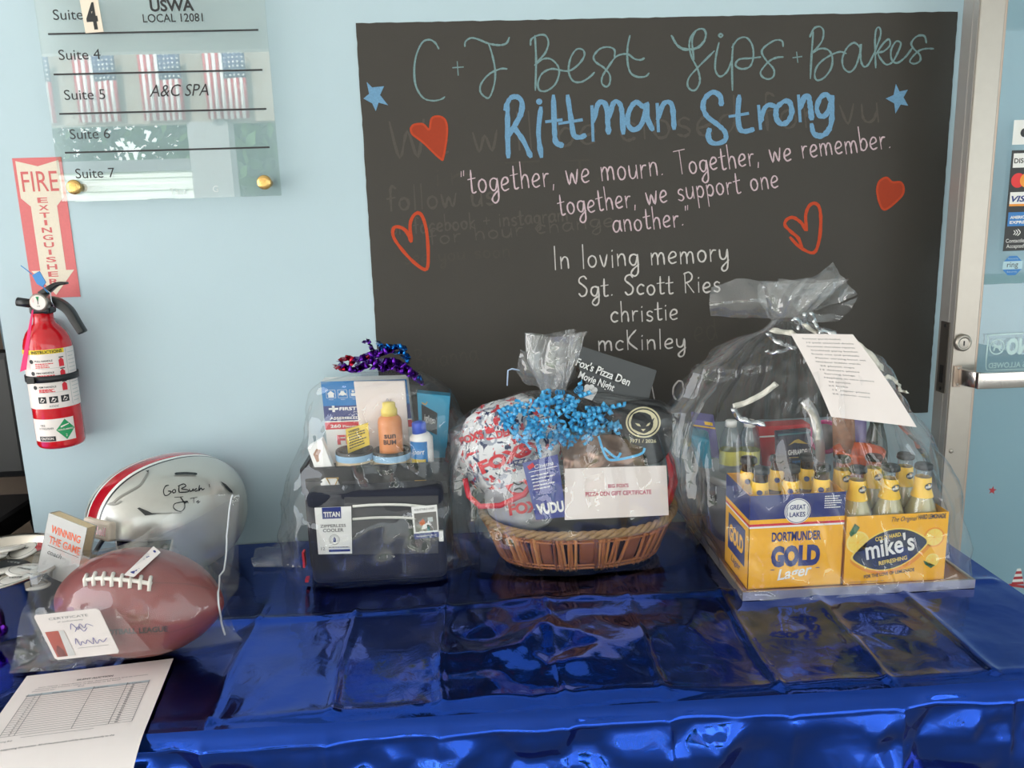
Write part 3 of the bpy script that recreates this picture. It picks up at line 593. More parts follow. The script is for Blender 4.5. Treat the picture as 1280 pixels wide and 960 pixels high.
def f(q):
    a, z0_ = gp_(1232, 463); _, z1_ = gp_(1236, 419); g1 = fdd(0); Wd, Hh = .135, z1_ - z0_
    stroke(q, g1, [(a + .006, z0_), (a, z0_ + .008), (a, z1_ - .008), (a + .007, z1_), (a + Wd - .007, z1_), (a + Wd, z1_ - .008), (a + Wd, z0_ + .008), (a + Wd - .006, z0_), (a + .006, z0_)], .0024, 0, 3)
    cx_, cz_ = a + .019, z1_ - .024; disc(q, g1, cx_, cz_, .0155, 0, r0=.86); stroke(q, fdd(.0005), [(cx_ - .0105, cz_ + .0105), (cx_ + .0105, cz_ - .0105)], .003, 0)
    poly(q, g1, [(cx_ - .011, cz_ + .003), (cx_ - .006, cz_ + .007), (cx_ - .003, cz_ + .003), (cx_ + .006, cz_ + .003), (cx_ + .01, cz_ + .007), (cx_ + .008, cz_), (cx_ + .007, cz_ - .008), (cx_ + .005, cz_ - .008), (cx_ + .003, cz_ - .002), (cx_ - .003, cz_ - .002), (cx_ - .005, cz_ - .008), (cx_ - .007, cz_ - .008), (cx_ - .006, cz_ + .001)], 0)
    mir = lambda x0: (lambda aa, bb: fd(x0 - aa, bb, 0))
    text(q, mir(a + .085), 'NO', 0, z1_ - .039, h=.031, wd=.047, m=0, bold=.05); text(q, mir(a + .112), 'DOGS ALLOWED', 0, z0_ + .004, h=.011, wd=.107, m=0, bold=.02)
sticker('notice_decal', 'pale reversed no dogs decal on the door glass above the pull handle', f, [mat('decal_pale', S(200, 226, 226), .5)])
def starpts(cx_, cz_, r, n=5, k=.42, rot=PI / 2): return [(cx_ + (r if i % 2 == 0 else r * k) * math.cos(rot + i * PI / n), cz_ + (r if i % 2 == 0 else r * k) * math.sin(rot + i * PI / n)) for i in range(2 * n)]
def f(q): a, z = gp_(1240.5, 613); poly(q, fdd(0), starpts(a, z, .0095, rot=PI / 2 - .15))
sticker('star_decal', 'small red star decal on the lower door glass', f, [mat('decal_red', S(176, 50, 58), .5)])
def f(q):
    a, z = gp_(1266, 731); g1 = fdd(0); g2 = fdd(.0003)
    for k in range(6):
        z_a, z_b = z + .036 * k / 6, z + .036 * (k + 1) / 6; hw = lambda zz: .014 * (1 - (zz - z) / .05); poly(q, g1, [(a + .010 - hw(z_a), z_a), (a + .010 + hw(z_a), z_a), (a + .010 + hw(z_b), z_b), (a + .010 - hw(z_b), z_b)], k % 2)
    poly(q, g1, [(a - .011, z - .002), (a + .04, z - .012), (a + .04, z - .006), (a - .008, z + .003)], 0)
sticker('hat_decal', 'red and white striped rocket decal low on the door glass', f, [mat('decal_red', S(176, 50, 58), .5), swh])
# ------------------------------------------------------------------ across the street, seen in the reflections
grs = mat('lawn', S(92, 116, 60), .9, var=.3, vscale=2)
struct(MB().box((-40, -60, -.25), (40, -14, -.1)).build('ground', grs))
hs = thing('house', (-13, -27, -.1), 'white sided house across the street seen only in reflections', 'house')
q = MB()
for k in range(16): q.box((-19, -27, -.1 + k * .2), (-8.6, -26.94 + .03 * (k % 2), .1 + k * .2))
q.box((-19, -33, -.1), (-8.6, -27, 3.1)); q.build('siding', white, hs)
q = MB(); q.add([(-19.1, -26.86, 3.1), (-8.5, -26.86, 3.1), (-8.5, -33.4, 3.1), (-19.1, -33.4, 3.1), (-19.1, -30, 3.7), (-8.5, -30, 3.7)], [(0, 1, 5, 4), (2, 3, 4, 5), (0, 4, 3), (1, 2, 5), (3, 2, 1, 0)]); q.build('roof', mat('grey_shingle', S(96, 94, 92), .8, var=.2), hs)
for x in (-16.5, -13.2, -10):
    q = MB(); q.box((x - .5, -26.93, .9), (x + .5, -26.88, 2.3)); q.box((x - .42, -26.875, .98), (x + .42, -26.87, 2.22), 1); q.build('window', [white, blk], hs)
lf = mat('tree_leaves', S(70, 104, 48), .7, var=.5, vscale=6); bk = mat('bark', S(86, 70, 56), .9)
def tree(x, y, h, label):
    r = random.Random(int(x * 7 + y)); t = thing('tree', (x, y, -.1), label, 'tree', 'trees across the street')
    MB().tube([(x, y, -.1), (x + .1, y, h * .5)], [.3, .15], 8).build('trunk', bk, t)
    q = MB()
    for k in range(1500):
        d = Vector((r.gauss(0, 1), r.gauss(0, 1), r.gauss(0, 1))).normalized() * (r.random() ** .4); p = Vector((x, y, h * .62)) + Vector((d.x * h * .36, d.y * h * .36, d.z * h * .4))
        u = Vector((r.gauss(0, 1), r.gauss(0, 1), r.gauss(0, 1))).normalized(); v = u.orthogonal().normalized(); s_ = .22 + .2 * r.random()
        q.add([p - u * s_, p + v * s_ * .7, p + u * s_, p - v * s_ * .7], [(0, 1, 2, 3)])
    q.build('crown', lf, t)
for x, y, h in ((-24.5, -30, 8), (-19.5, -40, 10.5), (-12.5, -40, 10), (-5.5, -38, 10), (-5.0, -22, 5.4), (-31, -38, 10)): tree(x, y, h, 'leafy green tree across the street seen in the reflections')
# porch header with three hanging flags
struct(MB().box((-9, -8.4, 2.5), (-1.25, -8.2, 3.45)).build('beam_1', mat('tan_fascia', S(150, 138, 124), .7, var=.05)))
struct(MB().box((-9, -8.4, 3.45), (-1.25, -8.2, 5.2)).build('beam_soffit_standin', mat('soffit_standin_grey', S(120, 134, 140), .7)))  # upright panel added in mid grey, standing in for the soffit in reflections
struct(MB().box((-3.05, -8.4, 0), (-2.6, -8.15, 2.5)).build('column_1', mat('post_grey', S(150, 150, 150), .7)))
struct(MB().box((-8.7, -8.4, 0), (-8.4, -8.15, 2.45)).build('column_2', mat('post_grey', S(150, 150, 150), .7)))
fr_d = mat('flag_red', S(170, 40, 52), .8); fb = mat('flag_blue', S(40, 52, 100), .8); fw = mat('flag_white', S(230, 228, 224), .8)
def flag(x):
    q = MB(); wv = lambda a, b_: Vector((x + .46 - a * .84, -8.12 + .02 * math.sin(a * 18), 3.24 - b_ * .72))
    for k in range(13): rect(q, wv, k * .042, 0, (k + 1) * .042, 1.0, 0 if k % 2 == 0 else 1, 2)
    rect(q, lambda a, b_: wv(a, b_) + Vector((0, .004, 0)), 0, 0, .294, .4, 2, 4)
    for i in range(5):
        for j in range(6): poly(q, lambda a, b_: wv(a, b_) + Vector((0, .008, 0)), starpts(.03 + i * .058, .04 + j * .064, .02), 1)
    return tag(q.build('flag', [fr_d, fw, fb], solid=.002), 'striped flag hanging from the porch beam seen in the reflections', 'flag', 'flags on the porch beam')
for x in (-4.9, -4.2, -3.5, -2.8): flag(x)
struct(MB().box((-.6, -14, 0), (16, -13.5, 6.5)).build('wall_sky_block', mat('sky_block_grey', S(150, 158, 160), .8, var=.15, vscale=2)))  # unseen block added to keep bright sky out of the door glass
# ================================================================== table and foil cloth
XL, XR, YF, YB = -1.45, .922, -.655, -.012
tbl = thing('folding_table', (-.26, -.33, 0), 'long white folding table hidden under the blue foil cloth', 'table')
twh = mat('table_plastic', S(222, 220, 214), .5); tgr = mat('table_steel', S(120, 122, 126), .4, metal=.8)
MB().box((XL + .01, YF + .012, .70), (XR - .01, YB, .733)).build('table_top', twh, tbl, bevel=.006)
for x in (XL + .25, XR - .25):
    for y in (YF + .08, YB - .08): MB().tube([(x, y, .70), (x, y, 0)], .013).build('leg', tgr, tbl)
    MB().tube([(x, YF + .08, .2), (x, YB - .08, .2)], .01).build('crossbar', tgr, tbl)
foil = mat('blue_foil', S(24, 68, 168), .055, metal=1, coat=.3)
n = foil.node_tree; b_ = n.nodes['Principled BSDF']
for l in list(n.links):
    if l.to_node == b_: n.links.remove(l)
tc = n.nodes.new('ShaderNodeTexCoord'); n1 = n.nodes.new('ShaderNodeTexNoise'); n1.inputs['Scale'].default_value = 24; n1.inputs['Detail'].default_value = 6; n1.inputs['Distortion'].default_value = 1.2
vr = n.nodes.new('ShaderNodeTexVoronoi'); vr.inputs['Scale'].default_value = 700
bp1 = n.nodes.new('ShaderNodeBump'); bp1.inputs['Strength'].default_value = .2; bp1.inputs['Distance'].default_value = .004
bp2 = n.nodes.new('ShaderNodeBump'); bp2.inputs['Strength'].default_value = .09; bp2.inputs['Distance'].default_value = .0008
n.links.new(tc.outputs['Object'], n1.inputs['Vector']); n.links.new(tc.outputs['Object'], vr.inputs['Vector'])
n.links.new(n1.outputs['Fac'], bp1.inputs['Height']); n.links.new(vr.outputs['Color'], bp2.inputs['Height']); n.links.new(bp1.outputs[0], bp2.inputs['Normal']); n.links.new(bp2.outputs[0], b_.inputs['Normal'])
creX = [-1.25, -.99, -.75, -.55] + [(T(*a).x + T(*c_).x) / 2 for a, c_ in (((320, 780), (255, 910)), ((442, 775), (415, 885)), ((555, 767), (552, 895)), ((690, 770), (702, 890)), ((795, 780), (832, 877)), ((905, 750), (980, 865)), ((1065, 795), (1115, 855)), ((1140, 755), (1235, 825)))]
creY = [YF, -.47, T(640, 757).y, -.15, YB]
rl = random.Random(11); NX = [XL] + creX + [XR]
latt = [[rl.uniform(-.0032, .0028) for _ in creY] for _ in NX]
def lat(x, y):
    i = 0
    while i < len(NX) - 2 and x > NX[i + 1]: i += 1
    j = 0
    while j < len(creY) - 2 and y > creY[j + 1]: j += 1
    u = min(1, max(0, (x - NX[i]) / (NX[i + 1] - NX[i]))); v = min(1, max(0, (y - creY[j]) / (creY[j + 1] - creY[j])))
    return (latt[i][j] * (1 - u) + latt[i + 1][j] * u) * (1 - v) + (latt[i][j + 1] * (1 - u) + latt[i + 1][j + 1] * u) * v
def sstep(a, b, x): t = min(1, max(0, (x - a) / (b - a))); return t * t * (3 - 2 * t)
def cloth_h(x, y):
    p = Vector((x, y, .3)); edge = min(x - XL, XR - x, y - YF) ; e_ = sstep(0, .02, edge)
    front = 1 - sstep(-.34, -.26, y)
    h = lat(x, y) * (.35 + .65 * front)
    for cx in creX[3:]:
        d = x - cx - .012 * noise.noise(Vector((y * 5, cx, 0))); h += .0055 * math.exp(-abs(d) / .005) * (.3 + .7 * front)
    d = y - creY[2] - .006 * noise.noise(Vector((x * 4, 2, 0))); h += .007 * math.exp(-abs(d) / .006)
    d = y - (YF + .022) - .006 * noise.noise(Vector((x * 3, 5, 0))); h += .003 * math.exp(-abs(d) / .006)
    cr_ = math.exp(-(((x - .16) / .15) ** 2 + ((y + .47) / .14) ** 2)) + .6 * math.exp(-(((x - .02) / .1) ** 2 + ((y + .55) / .12) ** 2)) + .35 * math.exp(-(((x - .58) / .12) ** 2 + ((y + .5) / .1) ** 2))
    wx, wy = warp(x, y, .012, 2.0); h += front * (cr_ * .027 * facet(wx, wy, .06, 3) + cr_ * .005 * facet(wx, wy, .024, 5) + .0034 * facet(wx, wy, .085, 7))
    h += .0016 * noise.noise(p * 9) * front + .0009 * max(0, ridged(p, 16, (1, .6, 1), 2) - .6) * front
    return .7385 + max(-.0022, h) * e_ + (0 if e_ else 0)
q = MB(); xs = []; x = XL
while x < XR - 1e-6: xs.append(x); x += .02 if x < -.85 else .0062
xs.append(XR); ys = [YB + (YF - YB) * k / 96 for k in range(97)]
q.add([(x, y, cloth_h(x, y)) for y in ys for x in xs], [(j * len(xs) + i, (j + 1) * len(xs) + i, (j + 1) * len(xs) + i + 1, j * len(xs) + i + 1) for j in range(96) for i in range(len(xs) - 1)], 0, True)
def drape(fn, L, nseg, depth=.46, rows=46):
    vs = []; fs = []
    for r in range(rows + 1):
        t = depth * (r / rows) ** 1.25
        for i in range(nseg + 1): vs.append(fn(i / nseg, t))
    for r in range(rows):
        for i in range(nseg): k = r * (nseg + 1) + i; fs.append((k, k + nseg + 1, k + nseg + 2, k + 1))
    q.add(vs, fs, 0, True)
def front_fn(s_, t):
    x = XL + (XR - XL) * s_; e_ = min(1, (XR - x) / .03); o = .010 * (1 - math.exp(-t / .006)) + .012 * (1 - math.exp(-t / .03))
    g_ = sstep(0, .055, t)
    wx, wy = warp(x, t, .012, 7.0); w_ = g_ * (.036 * (facet(wx, wy * .9, .07, 11) - .5) + .010 * (facet(wx, wy, .03, 12) - .5)) + .006 * noise.noise(Vector((x * 7, t * 3, 1))) * g_
    for cx in creX: w_ += .006 * math.exp(-abs(x - cx - .05 * t * noise.noise(Vector((cx * 9, 0, 0)))) / .007) * sstep(.002, .03, t)
    w_ += .005 * math.exp(-abs(t - .018 - .004 * noise.noise(Vector((x * 5, 3, 0)))) / .003)
    return (x, YF - o - w_ * e_, .7385 - t)
drape(front_fn, XR - XL, 620, .46, 90)
def right_fn(s_, t):
    y = YF + (YB - YF) * s_; e_ = min(1, s_ * 12); w_ = .002 * noise.noise(Vector((y * 9, t * 4, 7))) * sstep(0, .1, t) * e_
    return (XR + .004 * (1 - math.exp(-t / .004)) * e_ + w_, y if s_ else YF - .010 * (1 - math.exp(-t / .006)), .7385 - t)
drape(right_fn, 1, 60)
tag(q.build('tablecloth', foil), 'shiny blue metallic foil tablecloth with fold creases draped over the table', 'tablecloth')
TZ = .742
# ------------------------------------------------------------------ bid sheet
pap = mat('paper', S(238, 226, 222), .7, var=.02); plum = mat('print_grey', S(104, 100, 102), .7); phead = mat('table_head', S(190, 198, 204), .7)
o_ = T(217, 823, TZ + .002); du = (T(35, 845, TZ + .002) - o_).normalized(); dv = Vector((du.y, -du.x, 0)); dv = dv if dv.y < 0 else -dv
du = -du
PW, PH = .208, .283
def page(a, b, d=0.0):
    """a from the left edge, b down from the top edge"""
    p = o_ + du * (a - PW) + dv * b; over = max(0, (YF + .004) - p.y); z = TZ + .0022 + d - over * over * 2.5 + .0012 * math.sin(a * 18 + 1) * (b / PH) * (1 if over == 0 else 1); return Vector((p.x, p.y, z))
q = MB(); NN = 24; q.add([page(PW * i / NN, PH * j / NN) for j in range(NN + 1) for i in range(NN + 1)], [(j * (NN + 1) + i, (j + 1) * (NN + 1) + i, (j + 1) * (NN + 1) + i + 1, j * (NN + 1) + i + 1) for j in range(NN) for i in range(NN)], 0, True)
g1 = lambda a, b: page(a, b, .0004); tx = lambda a, b: page(a, -b, .0005)
text(q, tx, 'SILENT AUCTION', PW * .5, -.033, h=.0042, wd=.05, m=1, align='c', bold=.02)
for k, s_ in enumerate(('Item Name / Description of this donated basket and its contents', 'Minimum bid amount / value of donation to be listed', 'Donated by:                 Bid:')): text(q, tx, s_, .03 - k * .0025, -.041 - k * .005, h=.0026, wd=(.15, .115, .07)[k], m=1)
r_ = random.Random(5)
x0, x1, y0, y1 = .022, PW - .022, .056, .158
rect(q, g1, x0, y0, x1, y0 + .006, 2)
for k in range(19): y = y0 + .006 + (y1 - y0 - .006) * k / 18; rect(q, lambda a, b: page(a, b, .0007), x0, y - .00028, x1, y + .00028, 1, 6)
for a in (x0, x0 + .018, x0 + .088, x0 + .134, x1): rect(q, lambda a_, b: page(a_, b, .0007), a - .0003, y0, a + .0003, y1, 1)
for k in range(18): rect(q, g1, x0 + .010, y0 + .008 + k * .0053, x0 + .012, y0 + .0092 + k * .0053, 1); rect(q, g1, x0 + .141, y0 + .0075 + k * .0053, x0 + .145, y0 + .009 + k * .0053, 1)
for a, s_ in ((.03, 'Bidder'), (.065, 'Bidder Name'), (.12, 'Phone Number'), (.165, 'Bid Amount')): text(q, tx, s_, a, -(y0 + .0046), h=.0026, wd=.02, m=1, align='c')
text(q, tx, 'Winning Bid:', .02, -.170, h=.0028, wd=.022, m=1); text(q, tx, 'Thank you for supporting this auction. All of the proceeds will be donated directly to the', .006, -.186, h=.0032, wd=.165, m=1, bold=.01); text(q, tx, 'families.', .006, -.194, h=.003, wd=.02, m=1); rect(q, g1, .05, .1635, .14, .164, 1)
tag(q.build('bid_sheet', [pap, plum, phead], solid=0), 'white printed silent auction sheet lying on the blue foil cloth', 'paper')
# ------------------------------------------------------------------ tin of badges
steel = mat('polished_steel', S(196, 188, 178), .16, metal=1)
tc_ = T(-12, 707, .835); TR_ = .128
tin = thing('round_tin', (tc_.x, tc_.y, TZ), 'round polished metal tin full of badges at the left end of the table', 'tin')
q = MB(); q.lathe([(TR_ * .9, 0), (TR_ * .93, .004), (TR_ * .96, .09), (TR_, .094), (TR_ * 1.015, .098), (TR_, .101), (TR_ * .95, .097), (TR_ * .92, .05), (TR_ * .9, .006)], (tc_.x, tc_.y, TZ), 64); q.build('tin_body', steel, tin)
bw_ = mat('badge_white', S(236, 230, 222), .2, coat=.6); br = mat('badge_red', S(196, 28, 42), .2, coat=.6)
badge_names = ['round white pin badge with black print lying %s in the tin', 'round red pin badge %s in the tin']
spots = [(16, 708, 1, 'nearest the middle front'), (38, 712, 0, 'against the bag'), (10, 688, 0, 'at the back left'), (30, 690, 0, 'at the back'), (48, 682, 2, ''), (20, 727, 0, 'at the front rim'), (40, 732, 0, 'at the front right'), (2, 716, 0, 'at the picture edge'), (-14, 700, 0, 'left'), (-22, 720, 0, 'left'), (-40, 706, 0, 'left'), (30, 716, 0, 'in the middle')]
rb = random.Random(8)
for k, (px, py, ty, where) in enumerate(spots):
    p = T(px, py, TZ + .074 + .0035 * (k % 3)); q = MB(); q.xf = Matrix.Translation(p) @ Matrix.Rotation(rb.uniform(-.22, .22), 4, 'X') @ Matrix.Rotation(rb.uniform(-.22, .22), 4, 'Y')
    q.lathe([(.027, 0), (.0285, .002), (.028, .004), (.02, .0062), (.008, .0072), (.0005, .0074)], n=36, m={0: 0, 1: 1, 2: 2}[ty])
    if ty == 0:
        fl = lambda a, b: Vector((a, b, .0078 - .0000 * a)); text(q, fl, ('STRONG', 'VOTE', 'TEAM', 'PRIDE')[k % 4], 0, -.003, h=.006, wd=.022, m=1, align='c', bold=.02); disc(q, lambda a, b: Vector((a, b, .0055)), 0, 0, .0235, 1, 36, r0=.95)
    if ty == 1: text(q, lambda a, b: Vector((a, b, .0078)), 'VETS', 0, -.003, h=.006, wd=.022, m=0, align='c')
    lb = ('round red pin badge beside the plastic bag in the metal tin' if ty == 2 else 'dark round pin badge among the white ones in the tin' if ty == 1 else None)
    tag(q.build('pin_badge', [bw_, ink, br]), lb or 'round white pin badge with dark print heaped in the metal tin', 'badge', None if lb else 'white badges in the tin')
pur = mat('purple_foil', S(96, 30, 150), .2, metal=.8)
bow = thing('gift_bow', T(-2, 800), 'purple foil gift bow on the table in front of the tin', 'bow'); rr = random.Random(2); bp_ = T(-4, 802)
for k in range(16):
    a = 2 * PI * k / 16 + rr.uniform(-.2, .2); el = rr.uniform(.1, 1.2); d = Vector((math.cos(a) * math.cos(el), math.sin(a) * math.cos(el), math.sin(el))); L = rr.uniform(.03, .045); sd_ = d.cross(Vector((0, 0, 1))).normalized()
    P = [bp_ + Vector((0, 0, .004)) + d * (L * math.sin(PI * t / 10)) * 1.0 + sd_.cross(d) * (.011 * math.sin(2 * PI * t / 10)) for t in range(11)]
    for p in P: p.z = max(p.z, TZ + .002)
    q = MB(); q.ribbon(P, .011, lambda i: sd_.cross(d)); q.build('bow_loop', pur, bow, solid=.0003)
# ------------------------------------------------------------------ paperback
bk0 = W(61, 641, -.30); bk1 = W(109, 660, -.33); bkd = (bk1 - bk0); bw2 = .082; bkd.normalize(); bz = W(85, 650, -.22).z
book = thing('paperback_book', (bk0.x, bk0.y, TZ), 'small paperback book with orange lettering standing between tin and helmet', 'book')
bv = (Vector((0, .2, 1)) - bkd * (Vector((0, .2, 1)).dot(bkd))).normalized(); bn = bkd.cross(bv).normalized(); bv = bn.cross(bkd).normalized() * 1
if bv.z < 0: bv = -bv
bw2 = (bk1 - bk0).length; HB = .105; bo = bk0 - bv * HB; bn = -bn if bn.y > 0 else bn
def bkp(a, b, d): return bo + bkd * a + bv * b - bn * d
TH = .022
def slab(q, a0, a1, b0, b1, d0, d1, m=0): q.add([bkp(a, b, d) for d in (d0, d1) for a, b in ((a0, b0), (a1, b0), (a1, b1), (a0, b1))], [(3, 2, 1, 0), (4, 5, 6, 7), (0, 1, 5, 4), (1, 2, 6, 5), (2, 3, 7, 6), (3, 0, 4, 7)], m)
cvr = mat('cover_grey', S(172, 170, 168), .4, coat=.3); pgs = mat('page_edges', S(232, 206, 166), .8, var=.12, vscale=300); orn = mat('cover_orange', S(226, 92, 40), .5)
q = MB(); slab(q, 0, bw2, 0, HB, 0, .0008); slab(q, 0, bw2, 0, HB, TH - .0008, TH); slab(q, 0, .0008, 0, HB, 0, TH); fbk = lambda a, b: bkp(a, b, -.0004)
text(q, fbk, 'WINNING', .012, HB - .030, h=.013, wd=.062, m=1, bold=.02); text(q, fbk, 'THE GAME', .012, HB - .049, h=.013, wd=.066, m=1, bold=.02); rect(q, fbk, .012, HB - .054, .078, HB - .053, 2); text(q, fbk, 'coach', .014, HB - .068, h=.009, wd=.03, m=2, shear=.3)
q.build('cover', [cvr, orn, ink], book)
q = MB(); slab(q, .001, bw2 - .002, .001, HB - .001, .001, TH - .001); q.build('page_block', pgs, book)
# ------------------------------------------------------------------ football helmet
hc = W(203, 620, -.133); HC = Vector((hc.x + .008, -.133, .856)); HA = math.radians(48)
HM = Matrix.Translation(HC) @ Matrix.Rotation(PI + HA, 4, 'Z')
sil = mat('helmet_silver', S(196, 193, 186), .28, metal=.45, coat=.7, var=.06, vscale=900); hred = mat('helmet_red', S(176, 18, 36), .22, coat=.7); hwh = mat('helmet_white', S(236, 234, 230), .25, coat=.5); hbk = mat('helmet_black', S(30, 32, 34), .3, coat=.4)
def helmet_shell(k, matsplit):
    bm = bmesh.new(); bmesh.ops.create_uvsphere(bm, u_segments=72, v_segments=48, radius=1)
    for v in bm.verts:
        x, y, z = v.co; e_ = 2.25; r_ = (abs(x) ** e_ + abs(y) ** e_ + abs(z) ** e_) ** (-1 / e_); x, y, z = x * r_, y * r_, z * r_
        bx = .150 if x < 0 else .146
        hump = 1 + .02 * math.exp(-((abs(y) - .0) / .3) ** 2)
        v.co = Vector((x * bx * k, y * .113 * k, z * (.112 if z > 0 else .118) * k * hump))
    cuts = [((0, 0, -.112), (0, 0, 1)), ((.052, 0, 0), (1, 0, .25)), ((0, 0, -.016), (-.16, 0, 1))]
    if matsplit:
        for y in (.0155, .0225, .0268): cuts += [((0, y, 0), (0, 1, 0)), ((0, -y, 0), (0, 1, 0))]
    for co, no in cuts: bmesh.ops.bisect_plane(bm, geom=bm.verts[:] + bm.edges[:] + bm.faces[:], plane_co=co, plane_no=no)
    kill = []
    for f in bm.faces:
        c = f.calc_center_median(); f.smooth = True
        if c.z < -.112 or ((c.x - .052) + .25 * c.z > 0 and (c.z + .016) - .16 * c.x < 0): kill.append(f)
        y = abs(c.y)
        if matsplit and c.z > -.03: f.material_index = 1 if y < .0155 else 2 if y < .0225 else 3 if y < .0268 else 0
    bmesh.ops.delete(bm, geom=kill, context='FACES')
    bm.normal_update(); f0 = max(bm.faces, key=lambda f: f.calc_center_median().z)
    if f0.normal.z < 0: bmesh.ops.reverse_faces(bm, faces=bm.faces[:])
    bm.transform(HM); bm.normal_update(); return bm
hel = thing('football_helmet', (HC.x, HC.y, TZ), 'silver football helmet with red and white stripe signed in black beside the wall', 'helmet')
def bm_obj(bm, name, mats, parent, solid=0):
    loc = ORG[parent]; bm.transform(Matrix.Translation(-loc)); me = bpy.data.meshes.new(name); bm.to_mesh(me); bm.free()
    for a in mats: me.materials.append(a)
    o = bpy.data.objects.new(name, me); COL.objects.link(o); o.parent = parent; ORG[o] = loc
    if solid: d = o.modifiers.new('t', 'SOLIDIFY'); d.thickness = solid; d.offset = -1
    return o
bm = helmet_shell(1, True); hb = BVHTree.FromBMesh(bm); shell = bm_obj(bm, 'shell', [sil, hred, hwh, hbk], hel, .005)
bm = helmet_shell(.955, False); bm_obj(bm, 'liner', [mat('liner_black', S(22, 22, 24), .8)], hel, .012)
def on(bvh, off):
    def fn(px, py):
        d = ray(px, py).normalized(); h_ = bvh.ray_cast(CAM, d)
        if h_[0] is None:
            h_ = bvh.find_nearest(CAM + d * 1.6)
        nn = h_[1] if h_[1].dot(d) < 0 else -h_[1]
        return h_[0] + nn * off
    return fn
cz = lambda P: crop(90, 560, 5.565, P)
h1 = on(hb, .0022)
for P in (((455,420),(470,415),(530,440),(560,455),(625,455),(560,464),(510,470)), ((1028,235),(1065,255),(1108,300),(1112,316),(1090,308),(1060,275)), ((513,165),(538,160),(530,176))):
    q = MB(); poly(q, h1, cz(P)); q.build('vent', hbk, shell)
q = MB(); h2 = on(hb, .0013); hv = MB(); stroke(hv, on(hb, .003), cz([(718, 186), (790, 183), (862, 187)]), 3, 0, 6); hv.build('vent', hbk, shell)
stroke(q, h2, cz([(530,172),(505,215),(470,262),(400,305),(330,345),(290,380),(265,388)]), 2.4, 0, 8); stroke(q, h2, cz([(250,392),(300,392),(345,370)]), 2, 0, 6)
stroke(q, h2, cz([(560,455),(650,455),(760,450)]), 1.8, 0, 6)
q.build('shell_ridge', mat('ridge_grey', S(150, 147, 141), .35, metal=.4), shell)
q = MB(); h3 = on(hb, .0012)
for P in ([(672,262),(650,268),(636,300),(645,330),(668,328),(690,305),(668,302)], [(712,290),(698,300),(704,314),(718,308),(718,294),(710,290)], [(745,262),(742,290),(745,310)], [(735,268),(775,252),(790,268),(760,285),(800,292),(805,306),(750,310)],
          [(815,288),(818,302),(835,298),(840,285),(842,300)], [(866,284),(852,292),(858,302),(872,296)], [(885,262),(880,300),(895,280),(905,292),(918,284)], [(952,255),(955,272)],
          [(712,345),(770,340)], [(752,342),(778,380),(782,415),(760,440),(730,436),(705,415),(712,390),(745,380),(800,370)], [(782,372),(790,384),(800,372),(806,384)], [(822,352),(868,344)], [(845,350),(846,382)], [(862,378),(878,366),(872,384),(888,372)]):
    stroke(q, h3, cz(P), 1.25, 0, 4, .3)
q.build('autograph', ink, shell)
q = MB(); q.xf = HM @ Matrix.Rotation(.17, 4, 'Z') @ Matrix.Translation((.141, 0, .022)) @ Matrix.Rotation(-.22, 4, 'Y'); q.box((-.016, -.036, -.017), (.010, .036, .017))
bmp = q.build('nose_bumper', mat('bumper_cream', S(226, 208, 190), .5), hel, bevel=.005)
q = MB(); MX = q.xf = HM @ Matrix.Rotation(.17, 4, 'Z') @ Matrix.Translation((.141, 0, .022)) @ Matrix.Rotation(-.22, 4, 'Y'); text(q, lambda a, b: Vector((.0105, a, b)), 'Riddell', 0, -.007, h=.015, wd=.060, align='c', bold=.03); q.build('bumper_lettering', hred, bmp)
for s_ in (-1, 1):
    q = MB(); q.xf = HM; q.tube(smooth_path([(.06, s_ * .096, -.02), (.10, s_ * .085, -.05), (.135, s_ * .05, -.07), (.15, 0, -.075)], 5), .0045, 8); q.build('face_bar', mat('bar_grey', S(120, 120, 122), .35, metal=.4), hel)
# ------------------------------------------------------------------ football in a clear zip bag
fa = T(71, 748, TZ + .086); fb_ = T(279, 756, TZ + .086); FC = (fa + fb_) / 2; FD = (fb_ - fa); FL = FD.length / 2; FD.normalize(); FRad = .083; FC.z = TZ + FRad + .003; FD.z = 0; FD.normalize()
FV = FD.cross(Vector((0, 0, 1))).normalized()
def fprof(t):
    rho = (FL * FL + FRad * FRad) / (2 * FRad); return .72 * (math.sqrt(max(0, rho * rho - (t * FL) ** 2)) - (rho - FRad)) + .28 * FRad * math.sqrt(max(0, 1 - t * t))
q = MB(); rings = []
for i in range(49):
    t = -math.cos(PI * i / 48); r = max(.0004, fprof(t)); rings.append([FC + FD * (FL * t) + FV * (r * math.cos(2 * PI * k / 48)) + Vector((0, 0, r * math.sin(2 * PI * k / 48))) for k in range(48)])
q.loft(rings, 0, True, (True, True))
ball = thing('football', (FC.x, FC.y, TZ), 'brown leather football with white laces inside a clear zip bag', 'football')
fbv = BVHTree.FromPolygons(q.v, q.f); leather = mat('football_leather', S(132, 44, 38), .42, coat=.15, var=.12, vscale=40, bump=.35, bscale=900); ballm = q.build('ball', leather, ball)
lace = mat('lace_white', S(240, 232, 222), .6); cz6 = lambda P: crop(0, 550, 3.2, P)
q = MB(); o1 = on(fbv, .0022); q.tube([o1(*p) for p in smooth_path([Vector(p) for p in cz6([(345,562),(400,556),(470,560),(540,566),(608,578)])], 5)], .0032, 8)
for (a, b_) in (((350,540),(344,586)), ((384,532),(378,584)), ((420,532),(414,584)), ((456,534),(448,588)), ((492,540),(484,590)), ((528,545),(520,594)), ((566,546),(560,600)), ((604,548),(596,606))):
    q.tube([on(fbv, .0012)(*cz6((a,))[0]), on(fbv, .0045)(*cz6((((a[0] + b_[0]) / 2, (a[1] + b_[1]) / 2),))[0]), on(fbv, .0012)(*cz6((b_,))[0])], .0029, 8)
